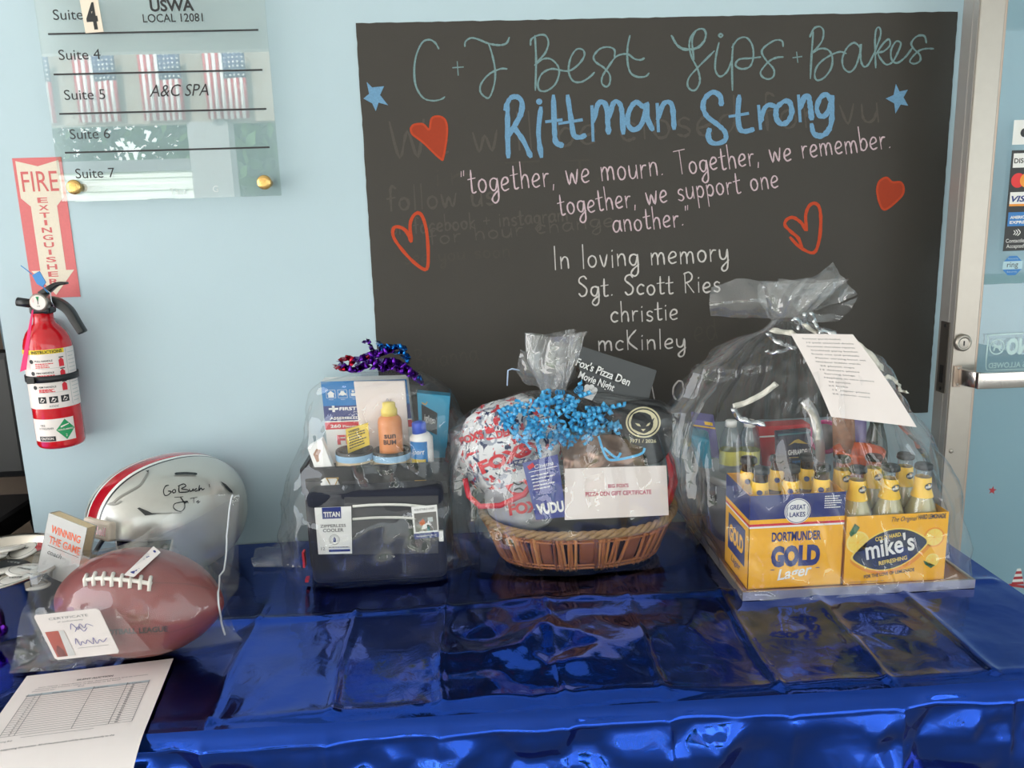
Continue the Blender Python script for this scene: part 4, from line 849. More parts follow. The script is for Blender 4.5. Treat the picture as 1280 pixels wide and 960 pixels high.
q.build('laces', lace, ballm)
q = MB(); seam = on(fbv, .0006); stroke(q, seam, [(p.x, p.y) for p in [Vector(c_) for c_ in ((96, 712), (130, 722), (180, 728), (230, 730), (262, 736))]], .6, 0, 6); stroke(q, seam, [(84, 768), (140, 786), (200, 792), (250, 778)], .5, 0, 6); q.build('seam', mat('seam_dark', S(90, 34, 28), .6), ballm)
q = MB(); o2 = on(fbv, .0008); text(q, lambda a, b: o2(a, -b), 'FOOTBALL LEAGUE', 122, -794, h=6.5, wd=88, bold=.045, rot=.06)
for k in range(3): text(q, lambda a, b: o2(a, -b), ('OFFICIAL', 'GAME BALL', 'LEATHER')[k], 174, -771 - k * 5, h=3.6, wd=28, m=1, align='c', rot=.06)
q.build('stamped_lettering', [mat('stamp_black', S(52, 26, 22), .6), mat('stamp_gold', S(120, 74, 44), .6)], ballm)
zipf = film('zip_bag_film', (.99, .99, .99, 1), .09, 1.40, .0, .9, 16, (1, 1, 1), .05, (.86, .86, .9, 1))
def pt(px, py, Y=None, z=None): return W(px, py, Y) if z is None else T(px, py, z)
zb_ = thing('zip_bag', T(160, 826), 'large clear plastic zip bag holding the football and leaning on the helmet', 'bag')
def ahead(p, gap=.012):
    d = (p - CAM).normalized(); h_ = fbv.ray_cast(CAM, d)
    if h_[0] is not None and h_[3] < (p - CAM).length + gap: return CAM + d * (h_[3] - gap)
    return p
rows = [[pt(*p, z=TZ + .003) for p in ((15, 840), (90, 835), (165, 824), (240, 812), (305, 800))],
        [pt(25, 790, -.47), pt(95, 786, -.458), pt(170, 785, -.455), pt(240, 778, -.45), pt(292, 782, -.43)],
        [pt(33, 755, -.43), pt(97, 750, -.445), pt(170, 745, -.445), pt(240, 735, -.44), pt(284, 745, -.40)],
        [pt(44, 700, -.36), pt(100, 708, -.405), pt(170, 705, -.405), pt(238, 690, -.39), pt(293, 690, -.35)],
        [pt(50, 672, -.31), pt(100, 692, -.34), pt(166, 684, -.345), pt(236, 648, -.315), pt(296, 645, -.295)],
        [pt(54, 664, -.295), pt(104, 689, -.32), pt(172, 676, -.325), pt(243, 624, -.29), pt(301, 618, -.28)]]
def film_sheet(rows, amp, sc, seed, sgn=1, nu=9, nv=7):
    G = sheet(rows, nu, nv); nr, nc = len(G), len(G[0]); out = []
    for i in range(nr):
        for j in range(nc):
            p = G[i][j]; a = G[min(i + 1, nr - 1)][j] - G[max(i - 1, 0)][j]; b = G[i][min(j + 1, nc - 1)] - G[i][max(j - 1, 0)]; nn = b.cross(a)
            nn = nn.normalized() if nn.length > 1e-9 else Vector((0, -1, 0)); out.append(p + nn * sgn * amp * max(0, ridged(p + Vector((seed, 0, 0)), sc) - .2))
    for p in out: p.z = max(p.z, TZ + .0012)
    return out, [(i * nc + j, i * nc + j + 1, (i + 1) * nc + j + 1, (i + 1) * nc + j) for i in range(nr - 1) for j in range(nc - 1)], G
v_, f_, G = film_sheet(rows, .0035, 11, 3); v_ = [ahead(p, .006) for p in v_]
for _ in range(6):
    nc_ = len(G[0]); v_ = [p if (i % nc_ in (0, nc_ - 1) or i < nc_ or i >= len(v_) - nc_) else ahead((v_[i - 1] + v_[i + 1] + v_[i - nc_] + v_[i + nc_]) / 4, .005) for i, p in enumerate(v_)]
v_ = [p + Vector((0, -1, .3)) * .0045 * max(0, ridged(p, 16, (1, 1, 1), 3) - .3) for p in v_]
film_bv = BVHTree.FromPolygons(v_, f_); vf_ = list(v_); nr_, nc_ = len(G), len(G[0])
for p in v_: p.z = max(p.z, TZ + .0012)
MB().add(v_, f_, 0, True).build('front_film', zipf, zb_)
back = [[pt(17, 838, z=TZ + .0015), pt(165, 824, z=TZ + .0015), pt(303, 799, z=TZ + .0015)], [Vector((-.80, -.36, TZ + .0015)), Vector((-.62, -.36, TZ + .0012)), Vector((-.44, -.34, TZ + .0015))],
        [Vector((-.80, -.245, TZ + .004)), Vector((-.63, -.24, TZ + .004)), Vector((-.44, -.235, TZ + .004))], [pt(56, 690, -.27), pt(170, 700, -.235), pt(298, 668, -.245)], [pt(54, 664, -.285), pt(172, 676, -.30), pt(301, 618, -.27)]]
v_, f_, _ = film_sheet(back, .002, 9, 8, 1); MB().add(v_, f_, 0, True).build('back_film', zipf, zb_)
q = MB(); jz = int(.965 * nc_); P = [vf_[i * nc_ + int(jz - 2 * (1 - i / nr_))] + Vector((0, -.001, 0)) for i in range(int(nr_ * .12), nr_)]; q.tube(P, .0014, 6); q.build('zip_track', mat('zip_white', S(226, 226, 232), .4), zb_)
# certificate card in a small bag, and the paper tag
yc_ = min(on(film_bv, .004)(*p).y for p in ((70, 820), (150, 812), (125, 765), (48, 772), (100, 790), (140, 790), (110, 812))) - .004
A, B = W(70, 825, yc_), W(150, 816, yc_); up_ = W(42, 769, yc_ - .004) - A; uu = B - A
card = thing('certificate_card', A, 'white signed certificate card in a small clear bag against the football', 'card')
ct = lambda a, b, d=0.0: A + uu * a + up_ * b + Vector((0, -1, .3)).normalized() * d
q = MB(); q.add([ct(a, b, d) for d in (0, .0012) for a, b in ((0, .04), (.04, 0), (.97, 0), (1, .05), (1, .95), (.96, 1), (.03, 1), (0, .96))], [tuple(range(8))[::-1], tuple(range(8, 16))] + [(i, (i + 1) % 8, 8 + (i + 1) % 8, 8 + i) for i in range(8)])
c1 = lambda a, b: ct(a, b, .0016); c2_ = lambda a, b: ct(a, b, .002)
rect(q, c1, .05, .06, .34, .62, 1); poly(q, c2_, [(.22, .06), (.34, .06), (.34, .62), (.26, .62)], 2); poly(q, c2_, [(.08, .2), (.14, .32), (.2, .2), (.2, .06), (.08, .06)], 3)
text(q, c1, 'CERTIFICATE', .5, .86, h=.05, wd=.6, m=4, align='c'); text(q, c1, 'of authenticity', .5, .79, h=.03, wd=.4, m=4, align='c')
for P in ([(.45, .62), (.5, .74), (.56, .6), (.62, .72), (.66, .62), (.72, .7), (.8, .64)], [(.5, .56), (.58, .66), (.63, .55), (.7, .62)], [(.42, .3), (.46, .42), (.48, .26), (.53, .34), (.57, .28), (.62, .36), (.68, .26), (.72, .4), (.74, .26), (.8, .34), (.84, .28), (.92, .36)]): stroke(q, c2_, P, .013, 5, 4)
rect(q, c1, .42, .2, .9, .207, 4)
q.build('card_sheet', [pap, mat('card_photo', S(178, 70, 52), .4), mat('card_fade', S(214, 210, 208), .5), mat('card_photo_dark', S(120, 40, 34), .4), plum, mat('pen_purple', S(110, 100, 160), .5)], card)
q = MB(); off = Vector((0, -.0045, .001)); q.add([ct(-.06, .01) + off, ct(1.5, .0) + off, ct(1.26, .98) + off, ct(1.0, 1.05) + off, ct(-.06, 1.06) + off], [(0, 1, 2, 3, 4)]); q.build('card_sleeve', film('sleeve_film', (.98, .98, .98, 1), .1, 1.45, .02, .3, 20, (1, 1, 1), .05), card)
o9 = on(film_bv, .005); t_ = [o9(*p) for p in cz6(((500,548),(612,438),(640,462),(540,556)))]
q = MB(); q.add(t_, [(0, 1, 2, 3)]); ft = lambda a, b: t_[0].lerp(t_[1], a).lerp(t_[3].lerp(t_[2], a), b) + Vector((0, -.0015, .0006))
rp = random.Random(6)
for k in range(7):
    a = .12 + k * .09; stroke(q, ft, [(a, .7), (a + .02, .3), (a + .04, .65), (a + .06, .4)], .035, 1, 3)
disc(q, ft, .92, .5, .03, 1, 8, ry=.16)
tag(q.build('paper_tag', [pap, mat('pen_blue', S(44, 58, 130), .5)], solid=.0003), 'small white paper tag with blue handwriting stuck on the zip bag', 'tag')
# ================================================================== gift packs
cel = film('cellophane', (.995, .995, .995, 1), .02, 1.42, .0, .9, 11, (1, 1, .5), .022, (.85, .86, .9, 1))
cel2 = film('gathered_cellophane', (.985, .985, .985, 1), .07, 1.42, .04, .6, 30, (1, 1, .3), .10, (.88, .88, .9, 1))
def ringpx(xl, xr, y, Yc, ry, e_=2.6, z=None, Ym=None):
    a = W(xl, y, Ym or Yc); b = W(xr, y, Ym or Yc); return ((a.x + b.x) / 2, Yc, z if z is not None else max((a.z + b.z) / 2, TZ + .0015), (b.x - a.x) / 2, ry, e_)
def wrap(spec, amp, sc, seed, step=7, n=120, fold=0.0, lobes=7, keep=None):
    S_ = []
    for i in range(len(spec) - 1):
        a = spec[max(i - 1, 0)]; b = spec[i]; c = spec[i + 1]; d = spec[min(i + 2, len(spec) - 1)]
        for k in range(step):
            t = k / step; S_.append([.5 * ((2 * b[j]) + (c[j] - a[j]) * t + (2 * a[j] - 5 * b[j] + 4 * c[j] - d[j]) * t * t + (3 * b[j] - a[j] - 3 * c[j] + d[j]) * t ** 3) for j in range(6)])
    S_.append(list(spec[-1])); rings = []
    for i, (xc, yc, z, rx, ry, e_) in enumerate(S_):
        R = []; u = i / (len(S_) - 1); rx = max(rx, .004); ry = max(ry, .004)
        for k in range(n):
            t = 2 * PI * k / n; c, s_ = math.cos(t), math.sin(t); r = (abs(c) ** e_ + abs(s_) ** e_) ** (-1 / e_)
            p = Vector((xc + rx * r * c, yc + ry * r * s_, z)); nn = Vector((c, s_, .15)); am = amp * min(1, min(rx, ry) / .05)
            dsp = am * (max(-.4, ridged(p + Vector((seed, 0, 0)), sc, (1, 1, .55), 3)) - .25) + am * .8 * max(0, ridged(Vector((p.x * .9 + p.z * .7 + seed, p.y, p.z * .35 - p.x * .6)), sc * 1.7, (1, 1, 1), 2) - .55)
            if fold: dsp += fold * max(0, u - .0) * min(rx, ry) * math.cos(lobes * t + 2.0 * math.sin(2 * t + seed))
            fu, fv = warp(xc + rx * t * .9 + z * .35, z * .8, .02, seed); dsp += am * 1.5 * (facet(fu, fv, .06, seed) - .5) + am * .5 * (facet(fu, fv, .026, seed + 1) - .5)
            p = p + nn * dsp; p.z = max(p.z, TZ + .001); p.y = min(p.y, -.004); R.append(p)
        rings.append(R)
    return rings
def q4(px, Ys):
    return [W(p[0], p[1], Ys[i] if isinstance(Ys, (list, tuple)) else Ys) for i, p in enumerate(px)]
def bil(P): return lambda a, b, d=0.0: P[0].lerp(P[1], a).lerp(P[3].lerp(P[2], a), b) + ((P[1] - P[0]).cross(P[3] - P[0])).normalized() * d
def plate(P, th):
    """a quad (bottom-left, bottom-right, top-right, top-left seen from the front) given thickness backwards"""
    nn = (P[1] - P[0]).cross(P[3] - P[0]).normalized(); q = MB()
    q.add(P + [p - nn * th for p in P], [(0, 1, 2, 3), (7, 6, 5, 4), (0, 4, 5, 1), (1, 5, 6, 2), (2, 6, 7, 3), (3, 7, 4, 0)]); return q, bil(P)
class Cf:
    """front-panel coordinates 0..1 in a and b, lifted by d"""
    def __init__(s, f, d): s.f, s.d = f, d
    def __call__(s, a, b): return s.f(a, b, s.d)
navy = mat('print_navy', S(34, 48, 120), .45); tblue = mat('print_blue', S(24, 120, 190), .4); pred = mat('print_red', S(212, 44, 58), .45); pwhite = mat('print_white', S(240, 238, 236), .45); fabk = mat('black_fabric', S(24, 25, 30), .8, var=.15, vscale=200, bump=.25, bscale=1500); fagr = mat('grey_fabric', S(72, 72, 76), .85, var=.1, vscale=300, bump=.2, bscale=1500); fanv = mat('dark_navy_fabric', S(20, 24, 42), .8, var=.15, vscale=200, bump=.2, bscale=1500)
# ------------------------------------------------------------------ first pack: cooler bag
YC0 = -.185
L_, R_ = W(379, 640, -.17).x, W(563, 640, -.17).x; zt = W(470, 580, -.17).z
cool = thing('cooler_bag', ((L_ + R_) / 2, -.12, TZ), 'black soft cooler bag with white hang tags in the first wrapped pack', 'cooler bag')
q = MB(); Lb = L_ + .004; yb0, yb1 = -.175, -.045
q.box((Lb, yb0, TZ), (R_, yb1, zt - .02)); q.build('body', fabk, cool, bevel=.012, seg=3)
q = MB()
for a, b_, c_, d_ in ((Lb - .002, yb0 - .003, R_ + .002, yb0 + .004), (Lb - .002, yb1 - .004, R_ + .002, yb1 + .003), (Lb - .002, yb0, Lb + .006, yb1), (R_ - .006, yb0, R_ + .002, yb1)): q.box((a, b_, zt - .05), (c_, d_, zt))
q.build('collar', fabk, cool, bevel=.002)
q = MB()
for xa, xb in ((380, 404), (427, 456), (486, 515), (540, 560)):
    q = MB(); A = W(xa, 602, yb0 - .004); B = W(xb, 616, yb0 - .004); q.box((A.x, yb0 - .005, B.z), (B.x, yb0 - .002, A.z)); q.build('webbing_patch', fagr, cool)
q = MB()
for xa, ya, xb, yb_ in ((408, 598, 424, 612), (519, 601, 533, 618)):
    q = MB(); A = W(xa, ya, yb0 - .007); B = W(xb, yb_, yb0 - .007); q.tube([(A.x, yb0 - .006, A.z), (B.x, yb0 - .007, A.z), ((A.x + B.x) / 2, yb0 - .007, B.z)], .0016, 6, closed=True); q.build('gold_ring', mat('gold', S(190, 150, 70), .3, metal=.9), cool)
zp0, zp1 = TZ, W(470, 612, -.23).z
A = W(384, 660, -.238); B = W(556, 660, -.238)
q = MB(); q.box((A.x, -.238, zp0), (B.x, -.18, zp1)); q.build('front_pocket', fanv, cool, bevel=.014, seg=4)
P = q4(((430, 694), (548, 692), (548, 620), (430, 622)), -.2405); q, f = plate(P, .004); ppn = q.build('pocket_panel', fagr, cool, bevel=.001)
q = MB(); text(q, lambda a, b: f(.08, .30, .0005) + (P[1] - P[0]).normalized() * a + (P[3] - P[0]).normalized() * b, 'TITAN', 0, 0, h=.026, wd=.118, bold=.02); q.build('embossed_lettering', mat('emboss_grey', S(58, 60, 64), .7), ppn)
q = MB()
for y in (632, 648):
    pts = smooth_path([W(441, y + 1, -.243), W(470, y - 1, -.247), W(505, y - 1, -.247), W(536, y + 2, -.243)], 5); q.tube(pts, .0026, 8)
q.build('bungee_cord', mat('cord_white', S(222, 220, 214), .7), cool)
q = MB(); A = W(380, 690, -.2); q.box((A.x - .002, -.21, W(382, 707, -.2).z), (A.x + .002, -.195, W(380, 688, -.2).z)); q.box((A.x + .004, -.23, TZ + .004), (A.x + .010, -.215, TZ + .010)); q.build('red_label', pred, cool)
q = MB(); A = W(549, 676, -.243); q.box((A.x, -.246, A.z), (A.x + .008, -.240, A.z + .02)); q.build('zip_pull', pwhite, cool)
P = q4(((398, 693), (440, 692), (439, 633), (393, 635)), -.2475); q, f = plate(P, .0012); g1, g2 = Cf(f, .0004), Cf(f, .0007)
rect(q, g1, .2, .76, .72, 1.0, 1); k_ = lambda a0, b0: (lambda a, b: g2(a0 + a / .058, b0 + b / .083))
text(q, k_(.46, .80), 'TITAN', 0, 0, h=.009, wd=.026, m=0, bold=.03, align='c'); text(q, k_(.48, .58), 'ZIPPERLESS', 0, 0, h=.0052, wd=.042, m=2, bold=.015, align='c'); text(q, k_(.48, .48), 'COOLER', 0, 0, h=.006, wd=.034, m=2, bold=.02, align='c')
disc(q, g1, .5, .31, .15, 2, 28, ry=.11, r0=.93); disc(q, g1, .5, .31, .115, 2, 28, ry=.085, r0=.95); rect(q, g2, .46, .26, .54, .34, 1); rect(q, g2, .485, .34, .515, .37, 1)
text(q, k_(.1, .09), '12', 0, 0, h=.006, m=2); rect(q, g1, .32, .13, .95, .135, 1); lines_of_print(q, g1, .32, .13, .95, .17, 1, .015, 2, random.Random(1)); rect(q, g1, .32, .05, .95, .10, 1)
q.build('hang_tag', [pwhite, navy, plum], cool)
P = q4(((518, 674), (549, 671), (546, 631), (514, 634)), -.2475); q, f = plate(P, .0012); g1, g2 = Cf(f, .0004), Cf(f, .0007)
text(q, lambda a, b: g2(a, b), 'ADJUSTABLE LINER', .5, .88, h=.06, wd=.8, m=2, align='c'); rect(q, g1, .08, .22, .95, .8, 3); poly(q, g2, [(.25, .5), (.42, .62), (.5, .5), (.45, .42), (.3, .4)], 4); poly(q, g2, [(.3, .28), (.4, .42), (.62, .5), (.7, .4), (.5, .3)], 0); rect(q, g2, .55, .22, .66, .42, 6); rect(q, g2, .6, .5, .8, .64, 5); rect(q, g1, .0, .0, 1, .17, 1); text(q, g2, 'Removable hardbody', .5, .06, h=.05, wd=.8, m=0, align='c')
q.build('hang_tag', [pwhite, navy, plum, mat('photo_grey', S(120, 116, 112), .5), mat('photo_orange', S(206, 110, 66), .5), mat('photo_light', S(200, 206, 206), .5), mat('photo_teal', S(40, 110, 110), .5)], cool)
# things standing in the cooler
def standing_box(px, Yf, depth, name, label, cat, mats, marks=None, th=None, foot=None):
    """box whose front face has the given photographed corners (bl, br, tr, tl); it stands on the cooler's floor"""
    P = q4(px, Yf); up = (P[3] - P[0]).normalized(); 
    if foot is not None:
        k = (P[0].z - foot) / up.z
        Pb = [P[0] - up * k, P[1] - (P[2] - P[1]).normalized() * ((P[1].z - foot) / (P[2] - P[1]).normalized().z), P[2], P[3]]
    else: Pb = P
    nn = Vector((0, -1, 0)); q = MB(); q.add(Pb + [p - nn * depth for p in Pb], [(0, 1, 2, 3), (7, 6, 5, 4), (0, 4, 5, 1), (1, 5, 6, 2), (2, 6, 7, 3), (3, 7, 4, 0)])
    t = thing(name, Pb[0], label, cat); o = q.build('box_body', mats[0], t, bevel=.0012)
    if marks:
        q = MB(); f = bil(P); marks(q, Cf(f, .0009), Cf(f, .0013)); q.build('printed_front', mats, o)
    return t
FL_ = TZ + .012
def fa(q, g1, g2):
    rect(q, g1, 0, .66, 1, 1, 1); rect(q, g1, 0, .45, 1, .66, 2); rect(q, g1, 0, .33, 1, .43, 3); rect(q, g1, 0, .0, 1, .33, 0)
    for k in range(3):
        a = .05 + k * .135; stroke(q, g2, [(a, .77), (a + .105, .77), (a + .105, .88), (a, .88), (a, .77)], .006, 0, 1)
        if k == 0: poly(q, g2, [(a + .02, .78), (a + .085, .78), (a + .085, .825), (a + .1, .825), (a + .052, .87), (a + .005, .825), (a + .02, .825)], 0)
        if k == 1: poly(q, g2, [(a + .01, .80), (a + .095, .80), (a + .095, .83), (a + .08, .835), (a + .07, .865), (a + .035, .865), (a + .025, .835), (a + .01, .83)], 0); disc(q, g2, a + .028, .798, .014, 1, 12); disc(q, g2, a + .078, .798, .014, 1, 12)
        if k == 2: rect(q, g2, a + .015, .79, a + .09, .83, 0); disc(q, g2, a + .04, .855, .016, 0, 12)
        text(q, g2, ('home', 'auto', 'travel')[k], a + .05, .742, h=.016, wd=.05, align='c')
    rect(q, g2, .06, .605, .17, .632, 0); rect(q, g2, .1, .575, .13, .665, 0)
    text(q, g2, 'FIRST AID ONLY', .18, .595, h=.045, wd=.62, m=0, bold=.03, shear=.1); text(q, g2, 'American Security Standards', .34, .565, h=.016, wd=.4); text(q, g2, 'ASSEMBLED IN THE USA', .06, .47, h=.036, wd=.72, bold=.03)
    text(q, g2, '260', .06, .355, h=.045, wd=.12, bold=.03); text(q, g2, 'Pieces of Essentials', .2, .355, h=.032, wd=.5, bold=.02); text(q, g2, 'FIRST', .12, .12, h=.13, wd=.5, m=3, bold=.04)
standing_box(((410, 566), (520, 562), (508, 474), (401, 477)), -.085, .045, 'first_aid_kit', 'blue red and white first aid box standing in the cooler bag', 'box', [pwhite, tblue, navy, pred], fa, foot=FL_)
standing_box(((452, 560), (512, 558), (506, 476), (442, 477)), [-.096] * 4, .006, 'greeting_card', 'blank white envelope standing before the first aid box', 'envelope', [pap, navy], lambda q, g1, g2: [stroke(q, g2, [(.6, .7), (.63, .74), (.66, .69), (.7, .73)], .006, 1), stroke(q, g2, [(.54, .6), (.58, .65), (.6, .59)], .006, 1)], foot=FL_)
t = standing_box(((526, 574), (558, 574), (563, 495), (521, 491)), -.082, .03, 'ice_pack', 'teal blue hard plastic ice pack with black label in the cooler bag', 'ice pack', [mat('ice_teal', S(36, 150, 190), .35, coat=.2), ink, pwhite, mat('gold', S(190, 150, 70), .3, metal=.9)],
    lambda q, g1, g2: [poly(q, g1, [(.12, .48), (.62, .38), (.62, .72), (.12, .84)], 1), text(q, g2, 'igloo', .2, .6, h=.1, wd=.36, m=2, rot=-.12), stroke(q, g2, [(.14, .86), (.25, .84), (.3, .88)], .02, 3)], foot=FL_)
def cup(px, py, rpx, name, label, lbl):
    p = W(px, py, -.14); r = (W(px + rpx, py, -.14) - p).x; z1 = p.z; t = thing(name, (p.x, -.14, FL_), label, 'tumbler')
    q = MB(); q.lathe([(r * .9, 0), (r * .95, .004), (r, z1 - FL_ - .002), (r * .97, z1 - FL_), (r * .86, z1 - FL_ - .001), (r * .84, z1 - FL_ - .05), (r * .8, z1 - FL_ - .055)], (p.x, -.14, FL_), 40); q.build('tumbler_body', blk, t)
    def cs(k): return lambda a, b: Vector((p.x + (r + k) * math.sin(a / r), -.14 - (r + k) * math.cos(a / r), b))
    q = MB(); rect(q, cs(.0008), -r * 1.9, z1 - .018, r * 1.9, z1 - .006, 1, 24); rect(q, cs(.0008), -r * 1.9, z1 - .06, r * 1.9, z1 - .018, 0, 24); rect(q, cs(.0012), -r * .1, z1 - .05, r * .98, z1 - .022, 2, 12); text(q, cs(.0016), lbl, -r * .02, z1 - .044, h=.019, wd=r * .92, m=3, bold=.04)
    q.build('sleeve_label', [mat('kraft_tan', S(206, 184, 150), .6), mat('pale_blue_band', S(150, 190, 222), .5), ink, pwhite], t); return t
cup(443, 561, 23.5, 'tumbler', 'black tumbler with pale blue band holding a yellow packet', 'YETI'); cup(489, 561, 23.5, 'tumbler', 'black tumbler with pale blue band holding the orange bottle', 'YETI')
# orange sunscreen bottle in the right tumbler
p = W(489, 556, -.14); t = thing('sunscreen_bottle', (p.x, -.14, FL_ + .055), 'orange sunscreen bottle with yellow cap standing in a tumbler', 'bottle'); zA = FL_ + .055; zT = W(489, 519, -.14).z; zC = W(489, 503, -.14).z; rb_ = .0225
q = MB(); q.lathe([(rb_ * .9, 0), (rb_, .006), (rb_, zT - zA - .012), (rb_ * .93, zT - zA - .005), (rb_ * .72, zT - zA), (rb_ * .6, zT - zA + .002)], (p.x, -.14, zA), 36); q.build('bottle_body', mat('sunscreen_orange', S(222, 138, 78), .35, coat=.2), t)
q = MB(); q.lathe([(rb_ * .68, 0), (rb_ * .68, .012), (rb_ * .56, .015), (rb_ * .52, zC - zT), (.002, zC - zT + .002)], (p.x, -.14, zT), 32); q.build('cap', mat('cap_yellow', S(240, 214, 110), .4), t)
cs = lambda a, b: Vector((p.x + (rb_ + .0006) * math.sin(a / rb_), -.14 - (rb_ + .0006) * math.cos(a / rb_), b)); q = MB(); zx = W(489, 548, -.163).z; text(q, cs, 'sun', -.010, zx, h=.011, wd=.022, bold=.03); text(q, cs, 'BUM', -.012, zx - .012, h=.009, wd=.024, bold=.03); q.build('bottle_lettering', mat('brown_ink', S(70, 36, 24), .5), t)
P = q4(((435, 567), (462, 556), (460, 529), (432, 537)), -.14); q, f = plate(P, .006); g2 = Cf(f, .0006); lines_of_print(q, g2, .1, .12, .9, .8, 6, .05, 1, random.Random(4)); text(q, g2, 'WIPES', .1, .82, h=.1, wd=.5, m=1, bold=.03)
t = q.build('wipe_packet', [mat('packet_yellow', S(232, 200, 70), .4), ink]); tag(t, 'yellow printed packet tucked into the left tumbler', 'packet')
# blue cap bottle
p = W(528, 575, -.135); t = thing('lotion_bottle', (p.x, -.135, FL_), 'white and yellow lotion bottle with bright blue cap', 'bottle'); zA, zT, zC = FL_, W(528, 541, -.135).z, W(528, 527, -.135).z; rb2 = .022
q = MB(); q.lathe([(rb2 * .9, 0), (rb2, .006), (rb2, zT - zA - .008), (rb2 * .7, zT - zA), (rb2 * .55, zT - zA + .002)], (p.x, -.135, zA), 36); q.build('bottle_body', pwhite, t)
q = MB(); q.lathe([(.0135, 0), (.0135, zC - zT - .002), (.011, zC - zT), (.001, zC - zT + .001)], (p.x - .003, -.135, zT), 28); q.build('cap', mat('cap_blue', S(36, 80, 200), .35), t)
cs = lambda a, b: Vector((p.x + (rb2 + .0006) * math.sin(a / rb2), -.135 - (rb2 + .0006) * math.cos(a / rb2), b)); q = MB(); zx = zT - .018; rect(q, cs, -.026, zx - .05, .012, zx + .006, 0, 12); rect(q, lambda a, b: cs(a, b) + Vector((0, -.0004, 0)), -.024, zx - .05, .008, zx - .028, 1, 10); text(q, lambda a, b: cs(a, b) + Vector((0, -.0006, 0)), 'Sport', -.02, zx - .018, h=.01, wd=.026, m=2, shear=.3); q.build('bottle_label', [tblue, mat('label_yellow', S(240, 206, 40), .5), pwhite], t)
t = standing_box(((392, 582), (412, 575), (402, 549), (384, 560)), [-.165, -.165, -.15, -.15], .022, 'small_carton', 'small white carton with window at the left corner of the cooler', 'box', [pwhite, mat('carton_brown', S(170, 130, 106), .5)], lambda q, g1, g2: poly(q, g1, [(.25, .1), (.75, .12), (.72, .6), (.5, .72), (.22, .55)], 1), foot=zt - .06)
# foil bow on top
pb = mat('bow_purple', S(92, 30, 150), .2, metal=.85); bb = mat('bow_blue', S(20, 110, 190), .2, metal=.85); rbm = mat('bow_red', S(190, 30, 60), .2, metal=.85)
bc = W(478, 458, -.09); bow = thing('foil_bow', bc, 'purple red and blue foil ribbon bow on top of the first pack', 'bow')
cw = lambda P: crop(370, 420, 5.565, P)
for P, m_, wd_ in (([(300,180),(340,215),(400,235),(470,225)], 0, .011), ([(310,170),(360,150),(395,175),(370,200)], 2, .010), ([(265,205),(300,225),(350,230)], 2, .008), ([(400,165),(470,150),(540,120),(610,95),(660,85)], 0, .011), ([(520,150),(580,120),(640,100),(680,95)], 0, .012), ([(470,45),(500,30),(515,60),(530,95),(560,120)], 0, .007), ([(565,40),(590,70),(600,110)], 1, .009), ([(640,70),(690,75),(745,75),(760,110)], 1, .009), ([(680,120),(730,110),(765,125),(790,170)], 1, .008), ([(560,180),(640,175),(700,180),(740,230)], 0, .012), ([(700,175),(760,215),(810,255),(860,290)], 0, .011), ([(760,250),(800,280),(850,310),(905,340)], 0, .008), ([(830,280),(850,290),(875,295)], 1, .009), ([(600,190),(580,215),(610,225),(650,205)], 0, .013), ([(480,190),(520,170),(560,200),(520,215)], 0, .012), ([(420,185),(450,210),(500,200)], 0, .012), ([(480,130),(510,140),(520,160)], 2, .009), ([(730,140),(760,150),(780,185)], 1, .007), ([(600,60),(625,80),(650,65),(670,100)], 1, .009), ([(640,200),(690,225),(760,250)], 0, .010)):
    S2 = smooth_path([Vector(c_) for c_ in cw(P)], 5); n_ = len(S2); pts = [W(c_.x, c_.y, -.105 - .018 * math.sin(PI * i / (n_ - 1)) + .01 * math.sin(i * 1.3)) for i, c_ in enumerate(S2)]
    q = MB(); q.ribbon(pts, wd_ * 1.15, lambda i: Vector((.15 * math.sin(i * .8), -1, .35 + .3 * math.cos(i * .5)))); q.build('bow_ribbon', (pb, bb, rbm)[m_], bow, solid=.0003)
w1 = thing('cellophane_wrap', (-.19, -.12, TZ), 'clear cellophane wrapped around the black cooler bag pack', 'cellophane wrap')
rg = wrap([ringpx(368, 588, 692, -.125, .125, 3.2, TZ + .0015), ringpx(364, 592, 672, -.125, .132, 3.2), ringpx(366, 588, 630, -.125, .128, 3.2), ringpx(372, 582, 585, -.115, .10, 3), ringpx(380, 578, 545, -.105, .085, 2.8), ringpx(394, 560, 500, -.10, .068, 2.6), ringpx(408, 538, 478, -.095, .052, 2.5), ringpx(438, 512, 466, -.095, .03, 2.2), ringpx(468, 488, 459, -.095, .008, 2)], .009, 8.5, 1)
MB().add([p for r in rg for p in r], [(i * 120 + k, i * 120 + (k + 1) % 120, (i + 1) * 120 + (k + 1) % 120, (i + 1) * 120 + k) for i in range(len(rg) - 1) for k in range(120)], 0, True).build('wrap_film', cel, w1)
v_, f_, _ = film_sheet([[W(364, 650, -.13), W(366, 672, -.16), T(374, 712)], [T(345, 676, TZ + .03), T(345, 692, TZ + .018), T(348, 708, TZ + .004)], [T(318, 686, TZ + .012), T(314, 697, TZ + .016), T(316, 709, TZ + .003)]], .007, 22, 5); MB().add(v_, f_, 0, True).build('wrap_tail', cel2, w1)
v_, f_, _ = film_sheet([[W(420, 690, -.247), W(480, 684, -.25), W(560, 668, -.247)], [T(425, 712, TZ + .018), T(495, 704, TZ + .022), T(578, 690, TZ + .022)], [T(440, 724, TZ + .003), T(510, 721, TZ + .004), T(600, 704, TZ + .004)]], .012, 26, 9); MB().add(v_, f_, 0, True).build('wrap_tail', cel, w1)
